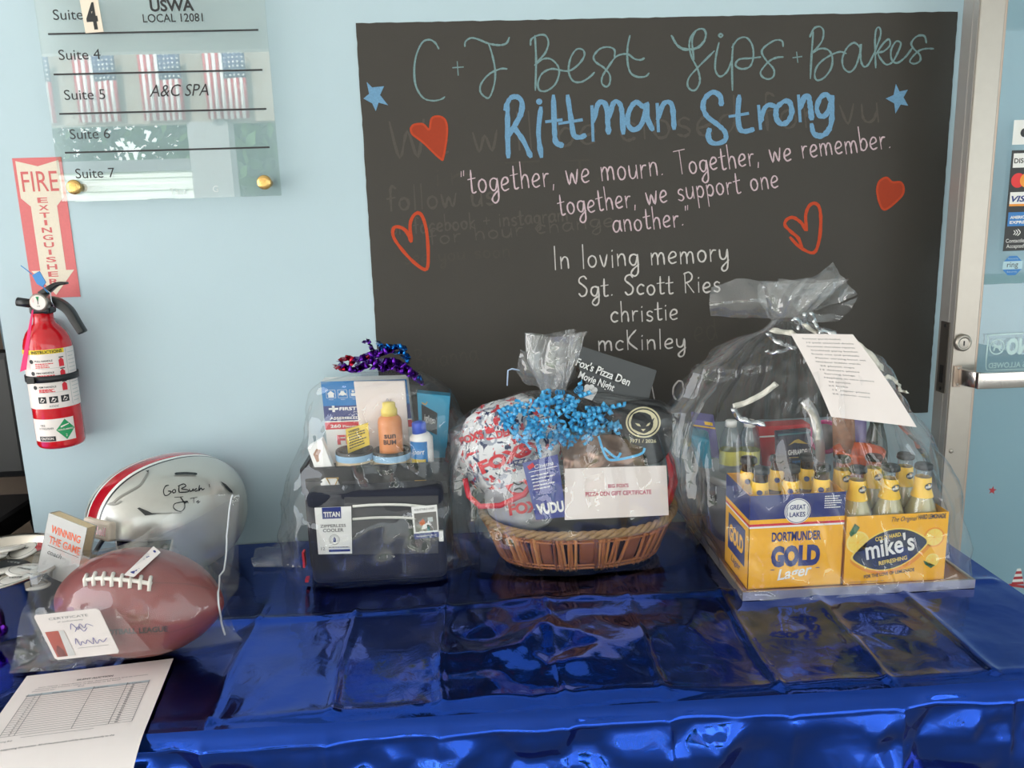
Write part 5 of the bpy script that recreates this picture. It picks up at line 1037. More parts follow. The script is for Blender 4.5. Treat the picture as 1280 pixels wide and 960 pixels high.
# ------------------------------------------------------------------ second pack: wicker basket
BC = Vector((.197, -.140, TZ)); bzr = W(720, 664, -.25).z; BH = bzr - TZ
bas = thing('wicker_basket', BC, 'oval brown wicker basket with braided rim in the middle pack', 'basket')
wk = mat('wicker_brown', S(186, 116, 62), .45, var=.3, vscale=40, coat=.15); wk2 = mat('wicker_slat', S(150, 88, 50), .45, var=.15, vscale=20, coat=.2); sea = mat('seagrass', S(158, 126, 84), .75, var=.5, vscale=160, bump=.6, bscale=300)
def ell(t, k):
    rx = .148 + (.186 - .148) * k ** .8; ry = .098 + (.131 - .098) * k ** .8; e_ = 2.3; c, s_ = math.cos(t), math.sin(t); r = (abs(c) ** e_ + abs(s_) ** e_) ** (-1 / e_); return Vector((BC.x + rx * r * c, min(BC.y + ry * r * s_, -.006), TZ + .004 + k * (BH - .004) + .010 * k * abs(c) ** 4))
def ang(px): return math.atan2(-math.sqrt(max(0, 1 - ((W(px, 680, -.235).x - BC.x) / .168) ** 2)), (W(px, 680, -.235).x - BC.x) / .168)
slats = [(677, 690), (722, 742), (779, 793)]
q = MB(); r_ = random.Random(9); k = 0
nst = 165
for i in range(nst):
    t = 2 * PI * i / nst + r_.uniform(-.012, .012); px_t = None
    skip = any(ang(a) - .02 < (t - 2 * PI) < ang(b_) + .02 for a, b_ in slats)
    if skip: continue
    dt = r_.uniform(-.05, .05); rr = r_.uniform(.0026, .0038); q.tube([ell(t + dt * kk, kk) + Vector((0, -.0015 * (i % 2), 0)) for kk in (0, .25, .5, .75, .95)], rr, 6, r_.choice((0, 0, 1, 2)))
q.build('wicker_stakes', [wk, mat('wicker_dark', S(124, 70, 36), .5, var=.3, vscale=40), mat('wicker_light', S(208, 142, 86), .45, var=.2, vscale=40)], bas)
q = MB()
for a, b_ in slats:
    t0, t1 = ang(a), ang(b_); vs = []
    for kk in (0.02, .35, .7, .97):
        for j in range(7): vs.append(ell(t0 + (t1 - t0) * j / 6, kk))
    q.add(vs, [(r * 7 + j, r * 7 + j + 1, (r + 1) * 7 + j + 1, (r + 1) * 7 + j) for r in range(3) for j in range(6)], 0, True)
q.build('wooden_slats', wk2, bas, solid=.002)
q = MB(); vs = [ell(2 * PI * j / 64, kk) - Vector((math.cos(2 * PI * j / 64), math.sin(2 * PI * j / 64), 0)) * .010 for kk in (0, .5, .95) for j in range(64)]; q.add(vs, [(r * 64 + j, r * 64 + (j + 1) % 64, (r + 1) * 64 + (j + 1) % 64, (r + 1) * 64 + j) for r in range(2) for j in range(64)] + [tuple(range(64))], 0, True); q.build('lining', mat('basket_lining', S(58, 36, 24), .8), bas)
q = MB()
for kk, rr in ((.07, .0034), (.16, .003), (.80, .0034), (.88, .003)):
    for ph in (0, 1): q.tube([ell(2 * PI * i / 192, kk) + Vector((math.cos(2 * PI * i / 192), math.sin(2 * PI * i / 192), 0)) * (.0034 * math.cos(PI * (i + ph) / 1.0)) for i in range(192)], rr * .7, 6, closed=True)
q.build('weave_band', wk, bas)
q = MB()
for ph in range(3): q.tube([ell(2 * PI * i / 240, .99) + Vector((math.cos(2 * PI * i / 240), math.sin(2 * PI * i / 240), 0)) * (.0042 * math.cos(i * .55 + ph * 2.094)) + Vector((0, 0, .0042 * math.sin(i * .55 + ph * 2.094))) for i in range(240)], .0048, 7, closed=True)
q.build('braided_rim', sea, bas)
# fabric bundles
def lump(name, cpx, Y, rx, ry, rz, mats, seed, amp, parent=None, label=None, cat=None, e_=2.3):
    c = W(*cpx, Y); q = MB(); rings = []
    for i in range(1, 36):
        th_ = PI * i / 36; R = []
        for k in range(64):
            t = 2 * PI * k / 64; d = Vector((math.sin(th_) * math.cos(t), math.sin(th_) * math.sin(t), -math.cos(th_))); r = (abs(d.x) ** e_ + abs(d.y) ** e_ + abs(d.z) ** e_) ** (-1 / e_)
            p = c + Vector((d.x * rx * r, d.y * ry * r, d.z * rz * r)); p = p + d * amp * (ridged(p + Vector((seed, 0, 0)), 9, (1, 1, 1), 3) - .4); p.z = max(p.z, TZ + .012); p.y = min(p.y, -.008); R.append(p)
        rings.append(R)
    q.loft(rings, 0, True, (True, True)); bv = BVHTree.FromPolygons(q.v, q.f)
    t = thing(name, (c.x, c.y, min(p.z for p in q.v)), label, cat); q.build('folded_fabric', mats, t); return t, bv
pf = mat('printed_fabric', S(226, 224, 224), .85); n = pf.node_tree; b_ = n.nodes['Principled BSDF']
for l in list(n.links):
    if l.to_node == b_: n.links.remove(l)
tcx = n.nodes.new('ShaderNodeTexCoord'); prev = None
def layer(prev, scale, thr, col, seed):
    mp = n.nodes.new('ShaderNodeMapping'); mp.inputs['Location'].default_value = (seed, seed * 2, 0); n.links.new(tcx.outputs['Object'], mp.inputs[0])
    nz = n.nodes.new('ShaderNodeTexNoise'); nz.inputs['Scale'].default_value = scale; nz.inputs['Detail'].default_value = 3; nz.inputs['Distortion'].default_value = 1.5; n.links.new(mp.outputs[0], nz.inputs['Vector'])
    gt = n.nodes.new('ShaderNodeMath'); gt.operation = 'GREATER_THAN'; gt.inputs[1].default_value = thr; n.links.new(nz.outputs['Fac'], gt.inputs[0])
    mx = n.nodes.new('ShaderNodeMix'); mx.data_type = 'RGBA'; mx.inputs[7].default_value = col; n.links.new(gt.outputs[0], mx.inputs[0])
    if prev is None: mx.inputs[6].default_value = S(222, 222, 224)
    else: n.links.new(prev, mx.inputs[6])
    return mx.outputs[2]
prev = layer(None, 38, .57, S(150, 156, 170), 1); prev = layer(prev, 46, .60, S(40, 48, 84), 4); prev = layer(prev, 34, .585, S(206, 44, 56), 9); n.links.new(prev, b_.inputs['Base Color'])
pil, bv1 = lump('printed_blanket', (642, 562), -.125, .098, .085, .098, [pf], 2, .010, label='white blanket printed in red and navy bundled in the wicker basket', cat='blanket')
q = MB(); o1 = on(bv1, .0025); cx8 = lambda P: crop(560, 400, 2.91, P)
text(q, lambda a, b: o1(a, -b), 'FOXS', 603, -592, h=15, wd=68, bold=.05, rot=.42); text(q, lambda a, b: o1(a, -b), 'PIZZA', 636, -583, h=7, wd=30, m=1, bold=.03, rot=.2); text(q, lambda a, b: o1(a, -b), "FOX'S", 578, -556, h=9, wd=30, m=0, bold=.05, rot=.35); text(q, lambda a, b: o1(a, -b), 'DEN', 622, -548, h=9, wd=22, m=0, bold=.05, rot=.25)
q.build('fabric_lettering', [mat('fabric_red', S(206, 40, 52), .8), navy], pil)
gf = mat('grey_jersey', S(176, 176, 182), .9, bump=.2, bscale=900); shirt, bv2 = lump('grey_shirt', (650, 622), -.175, .068, .045, .058, [gf], 7, .007, label='grey shirt with red print folded below the printed blanket', cat='shirt')
q = MB(); o2 = on(bv2, .002); cf8 = lambda P: cx8(P)
poly(q, o2, cx8(((205, 575), (230, 560), (250, 555), (268, 570), (290, 590), (285, 640), (262, 650), (240, 640), (220, 620), (205, 600)))); stroke(q, o2, cx8([(235, 590), (255, 600), (275, 590)]), 2, 1, 3); stroke(q, o2, cx8([(240, 620), (260, 612), (280, 625)]), 2, 1, 3)
text(q, lambda a, b: o2(a, -b), 'FOXS', 637, -643, h=13, wd=46, bold=.05, rot=.15); q.build('shirt_print', [mat('fabric_red', S(206, 40, 52), .8), ink], shirt)
rs = mat('red_plastic', S(200, 24, 48), .3, coat=.3)
q = MB(); q.ribbon([W(*p, y) for p, y in (((581, 598), -.20), ((586, 620), -.225), ((600, 633), -.235), ((625, 632), -.238), ((655, 618), -.236), ((668, 600), -.225))], .010, (0, -1, .25)); tag(q.build('red_ribbon', rs, solid=.001), 'glossy red ribbon looped at the left rim of the basket', 'ribbon')
q = MB(); q.ribbon([W(*p, y) for p, y in (((830, 552), -.14), ((838, 575), -.18), ((842, 602), -.205), ((836, 625), -.21), ((824, 645), -.20))], [.010, .016, .018, .016, .012], (.2, -1, .1)); tag(q.build('red_ribbon', rs, solid=.001), 'glossy red ribbon standing at the right rim of the basket', 'ribbon')
P = q4(((670, 650), (708, 646), (697, 568), (653, 579)), -.242); q, f = plate(P, .0012); g1, g2 = Cf(f, .0005), Cf(f, .0008)
poly(q, g1, [(.1, .93), (.28, .97), (.32, .9), (.14, .86)], 2); text(q, g2, 'Cinema', .3, .86, h=.07, wd=.55, m=1, shear=.2); rect(q, g1, .12, .82, .92, .83, 1); lines_of_print(q, g2, .15, .5, .9, .78, 5, .018, 1, random.Random(2)); text(q, g2, 'VUDU', .1, .1, h=.17, wd=.86, m=1, bold=.05)
tag(q.build('movie_card', [mat('card_navy', S(52, 62, 142), .35, coat=.2), pwhite, pred]), 'navy blue movie gift card beside the white certificate in the basket', 'gift card')
P = q4(((706, 650), (836, 644), (833, 582), (706, 586)), -.243); q, f = plate(P, .0015); g2 = Cf(f, .0005); text(q, g2, "BIG FOX'S", .52, .60, h=.075, wd=.2, m=1, align='c', bold=.02); text(q, g2, 'PIZZA DEN GIFT CERTIFICATE', .52, .45, h=.085, wd=.64, m=1, align='c', bold=.02)
tag(q.build('gift_certificate', [pap, mat('magenta_ink', S(190, 52, 92), .5)]), 'white gift certificate envelope with red lettering at the front of the basket', 'envelope')
q = MB(); P = q4(((704, 600), (806, 588), (796, 545), (700, 552)), [-.215, -.215, -.17, -.17]); G = sheet([[P[0], P[0].lerp(P[1], .5) + Vector((0, -.02, 0)), P[1]], [P[0].lerp(P[3], .5) + Vector((0, -.02, .005)), P[0].lerp(P[2], .5) + Vector((0, -.035, .01)), P[1].lerp(P[2], .5) + Vector((0, -.02, .005))], [P[3], P[3].lerp(P[2], .5) + Vector((0, -.01, .01)), P[2]]], 14, 14)
q.add([p + Vector((0, -1, .5)) * .006 * (ridged(p, 24, oc=2) - .3) for r in G for p in r], [(i * len(G[0]) + j, i * len(G[0]) + j + 1, (i + 1) * len(G[0]) + j + 1, (i + 1) * len(G[0]) + j) for i in range(len(G) - 1) for j in range(len(G[0]) - 1)], 0, True)
tag(q.build('snack_bag', mat('snack_foil', S(150, 120, 104), .3, metal=.5, var=.5, vscale=30), solid=.004), 'crinkled brown foil snack bag behind the gift certificate', 'snack bag')
cap_, bv3 = lump('black_shirt', (802, 540), -.15, .052, .045, .058, [fabk], 5, .004, label='folded black shirt with cream fox crest at the right of the basket', cat='shirt', e_=3)
q = MB(); o3 = on(bv3, .0015); o3b = on(bv3, .002); cxp, cyp = 804, 528
disc(q, o3, cxp, cyp, 21.5, 0, 40, ry=19, r0=.90); disc(q, o3, cxp, cyp, 18, 0, 32, ry=15.5, r0=.0)
fx = lambda a, b: o3b(cxp + a, cyp + b)
poly(q, fx, [(-15, -4), (-8, -1), (0, -3), (8, -1), (14, -6), (10, 4), (4, 11), (0, 13), (-5, 11), (-11, 5)], 1)
o4 = on(bv3, .0025); fy = lambda a, b: o4(cxp + a, cyp + b); poly(q, fy, [(-10, 1), (-5, 2), (-3, 5), (-7, 4)], 0); poly(q, fy, [(9, 0), (5, 2), (3, 5), (7, 4)], 0); poly(q, fy, [(-3, 8), (3, 8), (0, 11)], 0)
text(q, lambda a, b: o3(a, -b), '1971 / 2026', cxp, -(cyp + 25), h=4.4, wd=32, align='c', bold=.02); q.build('crest', [mat('crest_cream', S(226, 216, 178), .6), ink], cap_)
P = q4(((742, 503), (807, 512), (821, 463), (712, 428)), [-.125, -.125, -.11, -.11]); q, f = plate(P, .0015)
F0 = W(718, 455, -.118); F1 = W(797, 486, -.118); uu_ = (F1 - F0).normalized(); ft = Fr(F0 + Vector((0, -.011, 0)), uu_, Vector((0, 0, 1)) - uu_ * uu_.z)
text(q, ft, "Fox's Pizza Den", 0, 0, h=.0155, wd=.112, m=1, bold=.02); text(q, ft, 'Movie Night', .014, -.0205, h=.0145, wd=.074, m=1, bold=.02)
for a, b in ((.038, -.031), (.046, -.028), (.054, -.031)): disc(q, lambda x, y: ft(x, y, .0003), a, b, .0055, 1, 12)
poly(q, ft, [(.034, -.034), (.060, -.034), (.057, -.052), (.037, -.052)], 1)
tag(q.build('movie_night_card', [mat('card_black', S(34, 33, 32), .3, coat=.3), pwhite]), 'black card with white movie night lettering tilted behind the blue curled ribbon', 'card')
# blue curled ribbon
cb = mat('curl_blue', S(70, 172, 226), .3, coat=.3); curl = thing('curling_ribbon', W(700, 520, -.2), 'mass of light blue curling ribbon tied round the middle pack', 'ribbon bow'); r_ = random.Random(12)
def helix(p, d, L, rad, turns, wd_):
    d = d.normalized(); u = d.orthogonal().normalized(); v = d.cross(u); N = int(turns * 10); ph = r_.uniform(0, 6.28); pts = []; 
    for i in range(N + 1): a = ph + 2 * PI * turns * i / N; pts.append(p + d * (L * i / N) + (u * math.cos(a) + v * math.sin(a)) * rad)
    q = MB(); q.ribbon(pts, wd_ * 1.15, lambda i: (u * math.cos(ph + 2 * PI * turns * i / N) + v * math.sin(ph + 2 * PI * turns * i / N))); return q
for k in range(96):
    a = r_.uniform(0, 2 * PI); rad = math.sqrt(r_.random()); px = 699 + 71 * rad * math.cos(a); py = 515 + 31 * rad * math.sin(a) + 9 * (abs(px - 697) / 70); Y = -.246 - .022 * (1 - rad * rad) * r_.random() + .03 * rad
    dd = Vector((math.cos(a) * .35 + r_.uniform(-.8, .8), r_.uniform(-.5, .2), -.25 + r_.uniform(-.8, .6)))
    helix(W(px, py, Y), dd, r_.uniform(.02, .034), r_.uniform(.0042, .0058), r_.uniform(1.8, 2.9), .0048).build('ribbon_curl', cb, curl)
for P in (((633, 528), (640, 540), (652, 548), (664, 562)), ((675, 540), (672, 555), (676, 572)), ((748, 545), (757, 570), (768, 575), (800, 568), (806, 560)), ((755, 560), (770, 572), (776, 566))):
    q = MB(); q.ribbon([W(p.x, p.y, -.232) for p in smooth_path([Vector(c_) for c_ in P], 5)], .0045, (0.1, -1, .3)); q.build('ribbon_tail', cb, curl)
w2 = thing('cellophane_wrap', (BC.x, BC.y, TZ), 'clear cellophane gathered around the wicker basket pack', 'cellophane wrap')
rg = wrap([ringpx(580, 858, 672, -.128, .122, 2.6, TZ + .0015), ringpx(566, 868, 650, -.13, .145, 2.6), ringpx(560, 870, 615, -.13, .146, 2.6), ringpx(563, 866, 575, -.13, .135, 2.6), ringpx(576, 852, 538, -.135, .12, 2.5), ringpx(605, 822, 512, -.14, .09, 2.4), ringpx(645, 760, 498, -.15, .05, 2.2), ringpx(678, 706, 489, -.155, .014, 2)], .009, 8, 5, fold=.14, lobes=19)
NF = lambda rg, n=120: [(i * n + k, i * n + (k + 1) % n, (i + 1) * n + (k + 1) % n, (i + 1) * n + k) for i in range(len(rg) - 1) for k in range(n)]
MB().add([p for r in rg for p in r], NF(rg), 0, True).build('wrap_film', cel, w2)
rg = wrap([ringpx(678, 706, 489, -.155, .014, 2), ringpx(672, 710, 470, -.155, .02, 2), ringpx(664, 716, 445, -.15, .026, 2), ringpx(668, 722, 418, -.15, .03, 2)], .006, 20, 6, fold=.5, lobes=5); MB().add([p for r in rg for p in r], NF(rg), 0, True).build('gathered_neck', cel2, w2)
v_, f_, _ = film_sheet([[W(688, 490, -.16), W(680, 488, -.165), W(670, 486, -.16)], [W(680, 470, -.16), W(665, 466, -.175), W(655, 480, -.16)], [W(664, 440, -.15), W(650, 437, -.16), W(644, 465, -.15)]], .006, 22, 2); MB().add(v_, f_, 0, True).build('ruffle', cel2, w2)
v_, f_, _ = film_sheet([[W(688, 490, -.165), W(697, 489, -.17), W(704, 488, -.165)], [W(698, 455, -.16), W(712, 455, -.175), W(722, 470, -.16)], [W(690, 414, -.15), W(722, 424, -.16), W(722, 448, -.15)]], .006, 22, 4); MB().add(v_, f_, 0, True).build('ruffle', cel, w2)
q = MB(); q.tube([W(634, 482, -.14), W(635, 463, -.14), W(640, 461, -.14), W(650, 463, -.14)], .0016, 6); tag(q.build('plastic_hook', mat('hook_pale', S(176, 196, 226), .4)), 'pale blue plastic card hook behind the curled ribbon', 'hook')
# ------------------------------------------------------------------ third pack: drinks on a cardboard tray
TX0, TX1, TY0, TY1, TT = .447, .850, -.385, -.02, TZ + .016
cbd = mat('cardboard', S(150, 104, 64), .8, var=.1); tray = thing('cardboard_tray', ((TX0 + TX1) / 2, (TY0 + TY1) / 2, TZ), 'brown cardboard tray with silver edge under the drink cartons', 'tray')
MB().box((TX0, TY0, TZ), (TX1, TY1, TT - .004)).build('tray_base', cbd, tray)
q = MB()
for a, b in (((TX0 - .002, TY0 - .002, TZ), (TX1 + .002, TY0 + .002, TT)), ((TX0 - .002, TY1 - .002, TZ), (TX1 + .002, TY1 + .002, TT)), ((TX0 - .002, TY0, TZ), (TX0 + .002, TY1, TT)), ((TX1 - .002, TY0, TZ), (TX1 + .002, TY1, TT))): q.box(a, b)
q.build('silver_edge', mat('silver_edge', S(186, 178, 172), .3, metal=.7), tray)
ST = TT - .0035
yelc = mat('carton_yellow', S(252, 184, 28), .42, coat=.15); cnv = mat('carton_navy', S(36, 46, 112), .42, coat=.15); cyel2 = mat('carton_gold', S(226, 158, 30), .5); cora = mat('carton_orange', S(240, 150, 34), .45)
def carton(x0, x1, yf, depth, h, name, label, base, marks, mats, side=None):
    t = thing(name, ((x0 + x1) / 2, yf + depth / 2, ST), label, 'drink carton'); th = .0012
    q = MB(); q.box((x0, yf, ST), (x1, yf + th, ST + h)); q.box((x0, yf + depth - th, ST), (x1, yf + depth, ST + h)); q.box((x0, yf, ST), (x0 + th, yf + depth, ST + h)); q.box((x1 - th, yf, ST), (x1, yf + depth, ST + h)); q.box((x0, yf, ST), (x1, yf + depth, ST + th))
    cw_ = q.build('carton_walls', base, t)
    q = MB(); ym = yf + depth / 2; q.box((x0 + th, ym - .0006, ST + th), (x1 - th, ym + .0006, ST + h * .9)); q.box((x0 + (x1 - x0) * .333, yf + th, ST + th), (x0 + (x1 - x0) * .333 + .001, yf + depth - th, ST + h * .8)); q.box((x0 + (x1 - x0) * .667, yf + th, ST + th), (x0 + (x1 - x0) * .667 + .001, yf + depth - th, ST + h * .8)); q.build('divider', cbd, t)
    q = MB(); f = Fr((x0, yf, ST), (1, 0, 0), (0, 0, 1)); g = lambda d: (lambda a, b: f(a, b, d)); marks(q, g(.0003), g(.0006), g(.0009), x1 - x0, h)
    q.build('printed_front', mats, cw_)
    if side:
        q = MB(); f2 = Fr((x0, yf + depth, ST), (0, -1, 0), (0, 0, 1)); g = lambda d: (lambda a, b: f2(a, b, d)); side(q, g(.0003), g(.0006), g(.0009), depth, h); q.build('printed_side', mats, cw_)
    return t
dA = W(935, 690, -.37); dB = W(1054, 690, -.37); mB = W(1183, 680, -.372); DY = -.372
DH = W(1000, 617, DY).z - ST; MH = W(1120, 643, DY).z - ST
rings_ = lambda q, g, cx_, cz_, r, m_: disc(q, g, cx_, cz_, r, m_, 32)
def dmarks(q, g1, g2, g3, Wd, Hh):
    rect(q, g1, 0, Hh * .745, Wd, Hh, 1); rect(q, g1, 0, Hh * .70, Wd, Hh * .745, 0); rect(q, g1, 0, Hh * .675, Wd, Hh * .70, 3); rect(q, g1, 0, Hh * .655, Wd, Hh * .675, 2)
    r_ = random.Random(3)
    for k in range(26):
        a = r_.uniform(0, Wd); b = r_.uniform(0, Hh * .6); stroke(q, g1, [(a, b), (min(Wd, a + r_.uniform(-.02, .02)) if a + .02 < Wd else a, b + r_.uniform(.006, .02)), (max(0, min(Wd, a + r_.uniform(-.02, .02))), min(Hh * .64, b + .025))], .0005, 4, 1)
    cx_, cz_ = Wd * .50, Hh * .82; disc(q, g2, cx_, cz_, .0225, 2, 40); disc(q, g3, cx_, cz_, .0212, 1, 40, r0=.95); text(q, g3, 'GREAT', cx_, cz_ + .003, h=.0085, wd=.027, m=1, bold=.02, align='c'); text(q, g3, 'LAKES', cx_, cz_ - .010, h=.0085, wd=.027, m=1, bold=.02, align='c'); stroke(q, g3, [(cx_ - .0165, cz_ + .008), (cx_ - .018, cz_), (cx_ - .0165, cz_ - .008)], .0009, 1); stroke(q, g3, [(cx_ + .0165, cz_ + .008), (cx_ + .018, cz_), (cx_ + .0165, cz_ - .008)], .0009, 1)
    lines_of_print(q, g2, Wd * .78, Hh * .83, Wd * .96, Hh * .97, 6, .0018, 2, r_)
    text(q, g2, 'DORTMUNDER', Wd * .5, Hh * .51, h=.0165, wd=Wd * .52, m=1, bold=.03, align='c'); text(q, g2, 'GOLD', Wd * .5, Hh * .25, h=.034, wd=Wd * .52, m=1, bold=.07, align='c')
    text(q, lambda a, b: g3(a, b), 'Lager', Wd * .5, Hh * .115, h=.020, wd=Wd * .38, m=2, bold=.02, shear=.35, align='c', rot=.14); rect(q, g2, Wd * .24, Hh * .2, Wd * .28, Hh * .208, 1); rect(q, g2, Wd * .72, Hh * .2, Wd * .76, Hh * .208, 1)
def dside(q, g1, g2, g3, Wd, Hh):
    rect(q, g1, 0, Hh * .745, Wd, Hh, 1); rect(q, g1, 0, Hh * .70, Wd, Hh * .745, 0); rect(q, g1, 0, Hh * .675, Wd, Hh * .70, 3); rect(q, g1, 0, Hh * .655, Wd, Hh * .675, 2); rect(q, g1, Wd * .14, Hh * .2, Wd * .86, Hh * .6, 1); text(q, g2, 'GOLD', Wd * .5, Hh * .32, h=.03, wd=Wd * .6, m=0, bold=.05, align='c'); text(q, g2, 'Lager', Wd * .5, Hh * .1, h=.014, wd=Wd * .4, m=1, shear=.3, align='c')
carton(dA.x, dB.x - .002, DY, .125, DH, 'lager_carton', 'navy and yellow six bottle lager carton on the left of the tray', yelc, dmarks, [yelc, cnv, pwhite, pred, cyel2], dside)
lemc = mat('lemon_pale', S(250, 222, 130), .5); lemg = mat('leaf_green', S(40, 96, 50), .5); dnv = mat('lemon_navy', S(36, 44, 70), .45)
def mmarks(q, g1, g2, g3, Wd, Hh):
    rect(q, g1, 0, 0, Wd, Hh, 0)
    def slice_(cx_, cz_, r, m_):
        disc(q, g2, cx_, cz_, r, m_, 28); disc(q, g3, cx_, cz_, r * .86, 5, 28)
        for k in range(8): a = k * PI / 4; stroke(q, lambda x, y: g3(x, y) + Vector((0, -.0003, 0)), [(cx_, cz_), (cx_ + r * .8 * math.cos(a), cz_ + r * .8 * math.sin(a))], .0009, 0, 1)
    slice_(Wd * .12, Hh * .62, .020, 3); slice_(Wd * .87, Hh * .64, .018, 4); slice_(Wd * .87, Hh * .3, .012, 3)
    poly(q, g3, [(Wd * .03, Hh * .76), (Wd * .08, Hh * .9), (Wd * .13, Hh * .84), (Wd * .1, Hh * .76), (Wd * .05, Hh * .7)], 6); poly(q, g3, [(Wd * .78, Hh * .3), (Wd * .84, Hh * .26), (Wd * .9, Hh * .22), (Wd * .86, Hh * .18), (Wd * .8, Hh * .24)], 6)
    def lemon(k): 
        pts = []
        for i in range(40):
            t = 2 * PI * i / 40; r = 1; x = math.cos(t) * (1 + .10 * abs(math.cos(t)) ** 12); y = math.sin(t) * (abs(math.sin(t)) ** .12) * (1 - .12 * math.cos(t) ** 2); X, Y = x * Wd * .335 * k, y * Hh * .285 * k; pts.append((Wd * .44 + X * .985 - Y * .05, Hh * .49 + Y + X * .17))
        return pts
    poly(q, g2, [(x + .002, y - .005) for x, y in lemon(1.10)], 4); poly(q, lambda a, b: g2(a, b) + Vector((0, -.00012, 0)), lemon(1.06), 5); poly(q, g3, lemon(1.0), 1); g4 = lambda a, b: g3(a, b) + Vector((0, -.0004, 0))
    text(q, g4, "mike's", Wd * .45, Hh * .42, h=.034, wd=Wd * .48, m=2, bold=.022, align='c', rot=.17); text(q, g4, 'COLD. HARD.', Wd * .42, Hh * .655, h=.0075, wd=Wd * .26, m=5, bold=.02, align='c', rot=.17); text(q, g4, 'REFRESHING', Wd * .48, Hh * .30, h=.0075, wd=Wd * .28, m=5, bold=.02, align='c', rot=.17)
    text(q, g3, 'FOR THE LOVE OF LEMONADE', Wd * .45, Hh * .115, h=.0062, wd=Wd * .5, m=1, bold=.02, align='c', rot=.10); text(q, g3, 'The Original', Wd * .44, Hh * .90, h=.0088, wd=Wd * .25, m=1, shear=.4); text(q, g3, 'HARD LEMONADE', Wd * .70, Hh * .915, h=.0085, wd=Wd * .27, m=1, bold=.03); rect(q, g3, Wd * .05, Hh * .03, Wd * .4, Hh * .034, 1)
carton(dB.x + .002, mB.x, DY, .125, MH, 'lemonade_carton', 'yellow six bottle lemonade carton with dark lemon emblem on the right of the tray', yelc, mmarks, [yelc, dnv, pwhite, lemc, cora, mat('lemon_bright', S(248, 214, 96), .5), lemg])
# bottles
def bottle_proto(name, label, group, glass_m, cap_m, lab_m, liquid_m, h, r, mark, mats):
    t = thing(name, (0, 0, 0), label, 'bottle', group); q = MB(); q.lathe([(r * .9, 0), (r, .004), (r, h * .50), (r * .95, h * .565), (r * .60, h * .70), (r * .46, h * .77), (r * .42, h * .93), (r * .47, h * .935), (r * .47, h * .955), (r * .42, h * .96)], n=28); q.build('glass', glass_m, t)
    if liquid_m:
        q = MB(); q.lathe([(r * .84, .004), (r * .94, .008), (r * .94, h * .50), (r * .89, h * .565), (r * .54, h * .70), (r * .41, h * .77), (r * .38, h * .84)], n=24); q.build('drink', liquid_m, t)
    q = MB(); q.lathe([(r * .5, h * .94), (r * .53, h * .945), (r * .51, h * .975), (r * .46, h * .985), (.0005, h * .987)], n=28); q.build('cap', cap_m, t)
    q = MB(); rn = r * .47 + .0016; q.lathe([(r * .61 + .001, h * .70), (r * .47 + .001, h * .77), (r * .45 + .001, h * .86), (r * .455, h * .87)], n=28, cap=False); mark(q, lambda a, b: Vector((rn * math.sin(a / rn), -rn * math.cos(a / rn), b)), h); q.build('neck_label', mats, t)
    return t
clear = film('clear_glass', (.95, .96, .95, 1), .02, 1.5, .02, 0)
ambr = mat('brown_glass', S(44, 26, 18), .06, coat=.8); lq = mat('cloudy_lemonade', S(196, 182, 130), .25, coat=.3); capb = mat('cap_black', S(28, 26, 26), .4, metal=.2); nly = mat('neck_yellow', S(246, 196, 40), .45)
def lem_mark(q, c, h): disc(q, lambda a, b: c(a, b) * 1.0, .004, h * .80, .0085, 1, 20, ry=.0065); text(q, lambda a, b: c(a, b) + Vector((0, -.0006, 0)), "mike's", .004, h * .79, h=.006, wd=.013, m=2, align='c', bold=.03, rot=.15)
def lag_mark(q, c, h): text(q, c, '30L', .002, h * .775, h=.007, wd=.010, m=1); disc(q, c, -.006, h * .79, .005, 1, 16)
def six(proto, x0, x1, yf, depth, labels, h):
    n_ = 0; W3 = (x1 - x0) / 3
    for r in range(2):
        for c_ in range(3):
            o = proto if n_ == 0 else copy_tree(proto); o.location = (x0 + W3 * (c_ + .5), yf + depth * (.26 + .48 * r), ST + .0018); o['label'] = labels[n_]; n_ += 1
zcap = W(1152, 577, DY + .033).z - ST - .002
lp = bottle_proto('lemonade_bottle', 'x', 'lemonade bottles in the carton', clear, capb, nly, lq, zcap, .0285, lem_mark, [nly, ink, pwhite])
LN = ['leftmost', 'middle', 'rightmost']
six(lp, dB.x + .004, mB.x - .002, DY, .125, [f'{LN[c_]} clear lemonade bottle with black cap in the {r} row of the yellow carton' for r in ('front', 'rear') for c_ in range(3)], zcap)
zc2 = W(1032, 578, DY + .033).z - ST - .002
gp2 = bottle_proto('lager_bottle', 'x', 'lager bottles in the carton', ambr, capb, nly, None, zc2, .0285, lag_mark, [nly, cnv, pwhite])
six(gp2, dA.x + .002, dB.x - .004, DY, .125, [f'{LN[c_]} brown lager bottle with yellow neck label in the {r} row of the navy carton' for r in ('front', 'rear') for c_ in range(3)], zc2)
